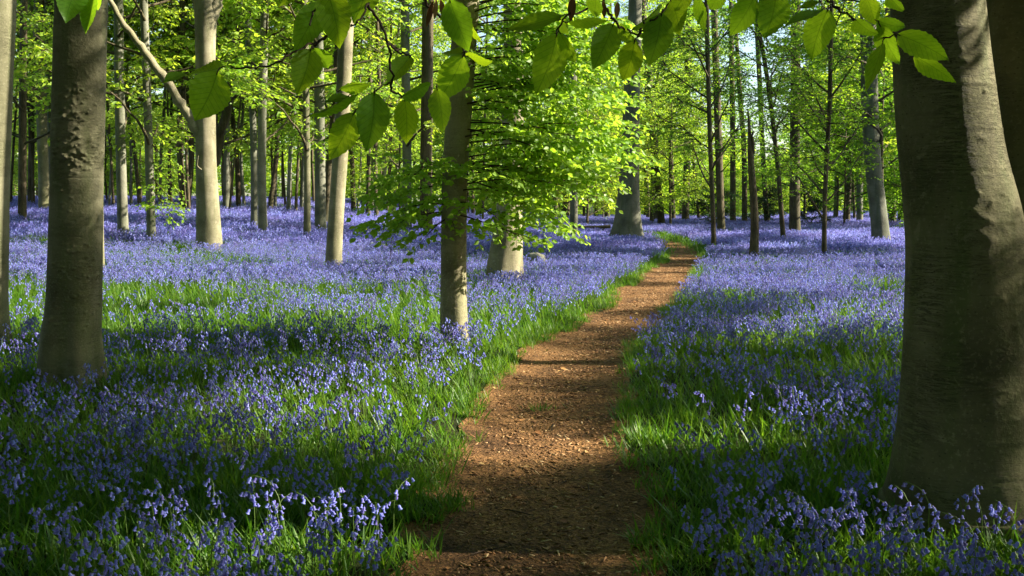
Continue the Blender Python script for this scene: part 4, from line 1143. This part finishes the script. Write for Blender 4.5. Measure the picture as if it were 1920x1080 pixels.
# ------------------------------------------------------------------ beech branches hanging into the top of the view
def big_leaf(seed):
    rg = np.random.default_rng(seed); NU, NVv = 7, 29
    t = np.linspace(0, 1, NVv); u = np.linspace(-1, 1, NU)
    prof = np.sin(math.pi * t ** .80) ** .80 * (1 - .22 * t); prof /= prof.max(); prof *= 1 - sstep(.82, 1.0, t) * .35; prof[0] = .02; prof[-1] = .0
    wav = 1 + .05 * np.sin(t * 9 * 2 * math.pi)
    Tm, Um = np.meshgrid(t, u, indexing='ij')
    half = (.5 * prof * wav)[:, None]
    X = Um * half; Y = Tm.copy()
    ph = Tm * 9 - np.abs(X) * 5
    Z = .016 * np.cos(ph * 2 * math.pi) * (np.abs(Um)) + rg.uniform(.10, .28) * np.abs(X) - rg.uniform(.02, .16) * (Tm ** 2) + .035 * np.sin(Tm * 7 + rg.uniform(0, 6)) * Um
    X = X + rg.uniform(-.07, .07) * np.sin(Tm * math.pi)
    v = np.stack([X, Y, Z], -1).reshape(-1, 3)
    i = np.arange(NVv - 1)[:, None] * NU; j = np.arange(NU - 1)[None, :]
    q = np.stack([i + j, i + j + 1, i + NU + j + 1, i + NU + j], -1).reshape(-1, 4)
    uv = np.stack([(Um * half + .5).ravel(), Tm.ravel()], 1)
    return mesh_data('leaf', v, q, m_bigleaf, True, None, uv)
BIG = [big_leaf(k) for k in range(6)]
def withered(seed):
    rg = np.random.default_rng(seed); g = Geo()
    t = np.linspace(0, 1, 8); u = np.linspace(-1, 1, 5); Tm, Um = np.meshgrid(t, u, indexing='ij')
    half = (.42 * np.sin(math.pi * np.clip(t, .05, .97)) ** .7)[:, None]
    X = np.sin(Um * 1.5) * half * .7; Z = (1 - np.cos(Um * 1.5)) * half * .8 + .05 * np.sin(Tm * 9 + Um * 2); v = np.stack([X, Tm, Z], -1).reshape(-1, 3)
    i = np.arange(7)[:, None] * 5; j = np.arange(4)[None, :]
    return mesh_data('withered_leaf', v, np.stack([i + j, i + j + 1, i + 5 + j + 1, i + 5 + j], -1).reshape(-1, 4), m_dead)
DEAD = withered(3)

def hanging(label, twigs, leaves, dead, seed, d0):
    """leaves: (base x, base y, tip x, tip y, width in pixels, roll in degrees)"""
    rg = np.random.default_rng(seed)
    root = bpy.data.objects.new('beech_branch', None); COL.objects.link(root)
    root.empty_display_size = .05
    x0, y0 = twigs[0][0]
    root.location = at_depth(x0, y0, d0); L0 = np.array(root.location)
    tag(root, label, 'branch', 'beech branches hanging into the view')
    for tw in twigs:
        pts = catmull(np.array([at_depth(x, y, d0 + .03 * math.sin(k * 1.7)) for k, (x, y) in enumerate(tw)]), 5)
        pts[1:-1] += rg.normal(0, .0012, pts[1:-1].shape)
        g = Geo(); g.put(*tube(pts - L0, np.linspace(.0019, .0010, len(pts)), 6)); add('twig', g.data('twig', m_twig), root)
    for k, (bx, by, tx, ty, w, roll) in enumerate(leaves):
        dz = rg.uniform(-.05, .05)
        # the pixel path gives the leaf's outline; a tilt towards or away from the viewer gives it depth
        B = Vector(at_depth(bx, by, d0 + dz)); Tp = Vector(at_depth(tx, ty, d0 + dz + rg.uniform(-.035, .035)))
        a = (Tp - B); Ln = a.length; a.normalize()
        toward = (Vector((0, 0, EYE)) - B).normalized()
        s = a.cross(toward).normalized()
        s = Matrix.Rotation(R(roll), 3, a) @ s
        u = s.cross(a)
        o = add('leaf', BIG[rg.integers(6)], root, B - root.location)
        o.rotation_euler = Matrix((s, a, u)).transposed().to_euler()
        wd = w * d0 / FPX / max(.3, math.cos(R(roll)))
        o.scale = (wd, Ln, (wd + Ln) * .5)
        q = Geo(); q.put(*tube(np.array([B - a * Ln * .09, B - a * Ln * .03 + u * .002, B + a * Ln * .05]) - L0, .0008, 4)); st = add('leaf_stalk', q.data('leaf_stalk', m_twig), o); st.matrix_parent_inverse = o.matrix_basis.inverted()
    for (bx, by, tx, ty, w) in dead:
        B = Vector(at_depth(bx, by, d0)); Tp = Vector(at_depth(tx, ty, d0)); a = (Tp - B); Ln = a.length; a.normalize()
        s = a.cross((Vector((0, 0, EYE)) - B).normalized()).normalized(); u = s.cross(a)
        o = add('withered_leaf', DEAD, root, B - root.location); o.rotation_euler = Matrix((s, a, u)).transposed().to_euler(); wd = w * d0 / FPX
        o.scale = (wd, Ln, wd)

hanging('pair of green leaves hanging over the top of the burred trunk', [[(165, -60), (170, -25), (160, -12)]],
        [(150, -28, 122, 38, 52, 12), (178, -12, 156, 60, 26, 40), (172, -25, 182, 22, 22, 50)], [], 1, 1.40)
hanging('beech branch with many broad leaves hanging left of the slim central beech',
        [[(700, -70), (692, 0), (688, 14), (668, 46), (658, 50)], [(690, 12), (712, 40), (728, 82), (733, 130), (734, 152), (718, 160), (690, 182), (664, 212)],
         [(726, 80), (745, 95), (770, 106)], [(655, 46), (612, 68), (560, 95), (520, 115), (480, 126), (432, 128)], [(735, 152), (737, 172), (757, 182)],
         [(780, -20), (806, 15), (845, 48), (868, 90), (878, 102), (922, 112)], [(612, 68), (590, 85), (583, 92)], [(605, -10), (588, 25), (580, 45)]],
        [(408, 135, 364, 227, 74, 5), (418, 127, 354, 136, 22, 68), (350, 138, 306, 150, 14, 70), (583, 92, 556, 176, 56, 8), (612, -22, 637, 92, 62, 0), (607, 2, 551, 98, 54, 15),
         (588, 90, 614, 132, 46, 25), (695, -45, 660, 42, 60, 18), (664, 212, 615, 302, 50, 10), (702, 174, 686, 285, 60, 0), (636, 168, 703, 157, 18, 66), (578, 216, 682, 180, 15, 72),
         (770, 106, 724, 153, 36, 35), (759, 186, 761, 272, 46, 8), (753, 180, 814, 160, 26, 55), (820, 165, 829, 252, 40, 20), (869, 104, 820, 190, 58, 6), (843, 0, 879, 98, 54, 4),
         (850, 2, 902, 84, 22, 55), (868, 100, 828, 98, 16, 66), (876, 104, 924, 116, 15, 66), (700, 178, 730, 222, 26, 45), (540, -30, 520, 12, 50, 20), (655, 180, 605, 192, 14, 68)],
        [(812, 2, 800, 50, 18), (826, 0, 836, 44, 20), (818, 0, 815, 36, 16), (840, 8, 826, 30, 10)], 2, 1.32)
hanging('beech branch with two large dangling leaves and withered scales over the leafy fan',
        [[(1125, -50), (1105, 12), (1062, 32), (1044, 66)], [(1122, -60), (1133, 0), (1142, 25), (1158, 46), (1180, 58), (1196, 66), (1215, 45), (1240, 24), (1258, 0), (1262, -30)], [(1196, 66), (1204, 48), (1212, 36)]],
        [(1044, 66, 1004, 178, 64, 3), (1056, 30, 938, 56, 26, 50), (1050, 60, 1077, 124, 27, 35), (1150, 46, 1112, 127, 56, 5), (1190, 78, 1166, 153, 46, 8), (1241, 26, 1216, 124, 56, 6),
         (1258, 0, 1274, 66, 46, 20), (1308, -10, 1320, 66, 22, 45), (1064, 40, 1152, 42, 17, 64), (1198, 66, 1232, 64, 10, 60), (1116, -8, 1112, 34, 30, 30), (1160, 48, 1192, 84, 22, 45),
         (1185, 54, 1250, 10, 16, 62), (1290, -20, 1262, 20, 40, 25), (1052, 36, 1066, 62, 22, 40)],
        [(1074, -8, 1070, 40, 26), (1132, 2, 1133, 34, 17), (1158, 4, 1156, 35, 19)], 3, 1.36)
hanging('beech branch with bright lobed leaves reaching across the massive dark trunk',
        [[(1520, -60), (1552, 0), (1576, 18), (1604, 38), (1640, 58), (1655, 70), (1690, 66)], [(1576, 18), (1560, 12), (1552, 20)], [(1420, -40), (1440, -18), (1456, -14)]],
        [(1416, -8, 1367, 68, 48, 10), (1456, -15, 1433, 73, 64, 2), (1552, 18, 1520, 115, 58, 4), (1543, 18, 1464, 50, 14, 66), (1624, -10, 1640, 50, 38, 15), (1645, 38, 1700, 56, 34, 35),
         (1650, 46, 1685, 126, 38, 22), (1656, 80, 1620, 176, 26, 42), (1683, 64, 1780, 114, 46, 12), (1714, 104, 1793, 159, 32, 28), (1664, -6, 1693, 24, 22, 40), (1536, 4, 1493, 16, 12, 60),
         (1604, 36, 1645, 72, 30, 48), (1690, 66, 1716, 92, 28, 35), (1350, -30, 1330, 20, 40, 20)],
        [], 4, 1.38)
print('objects', len(scene.objects))
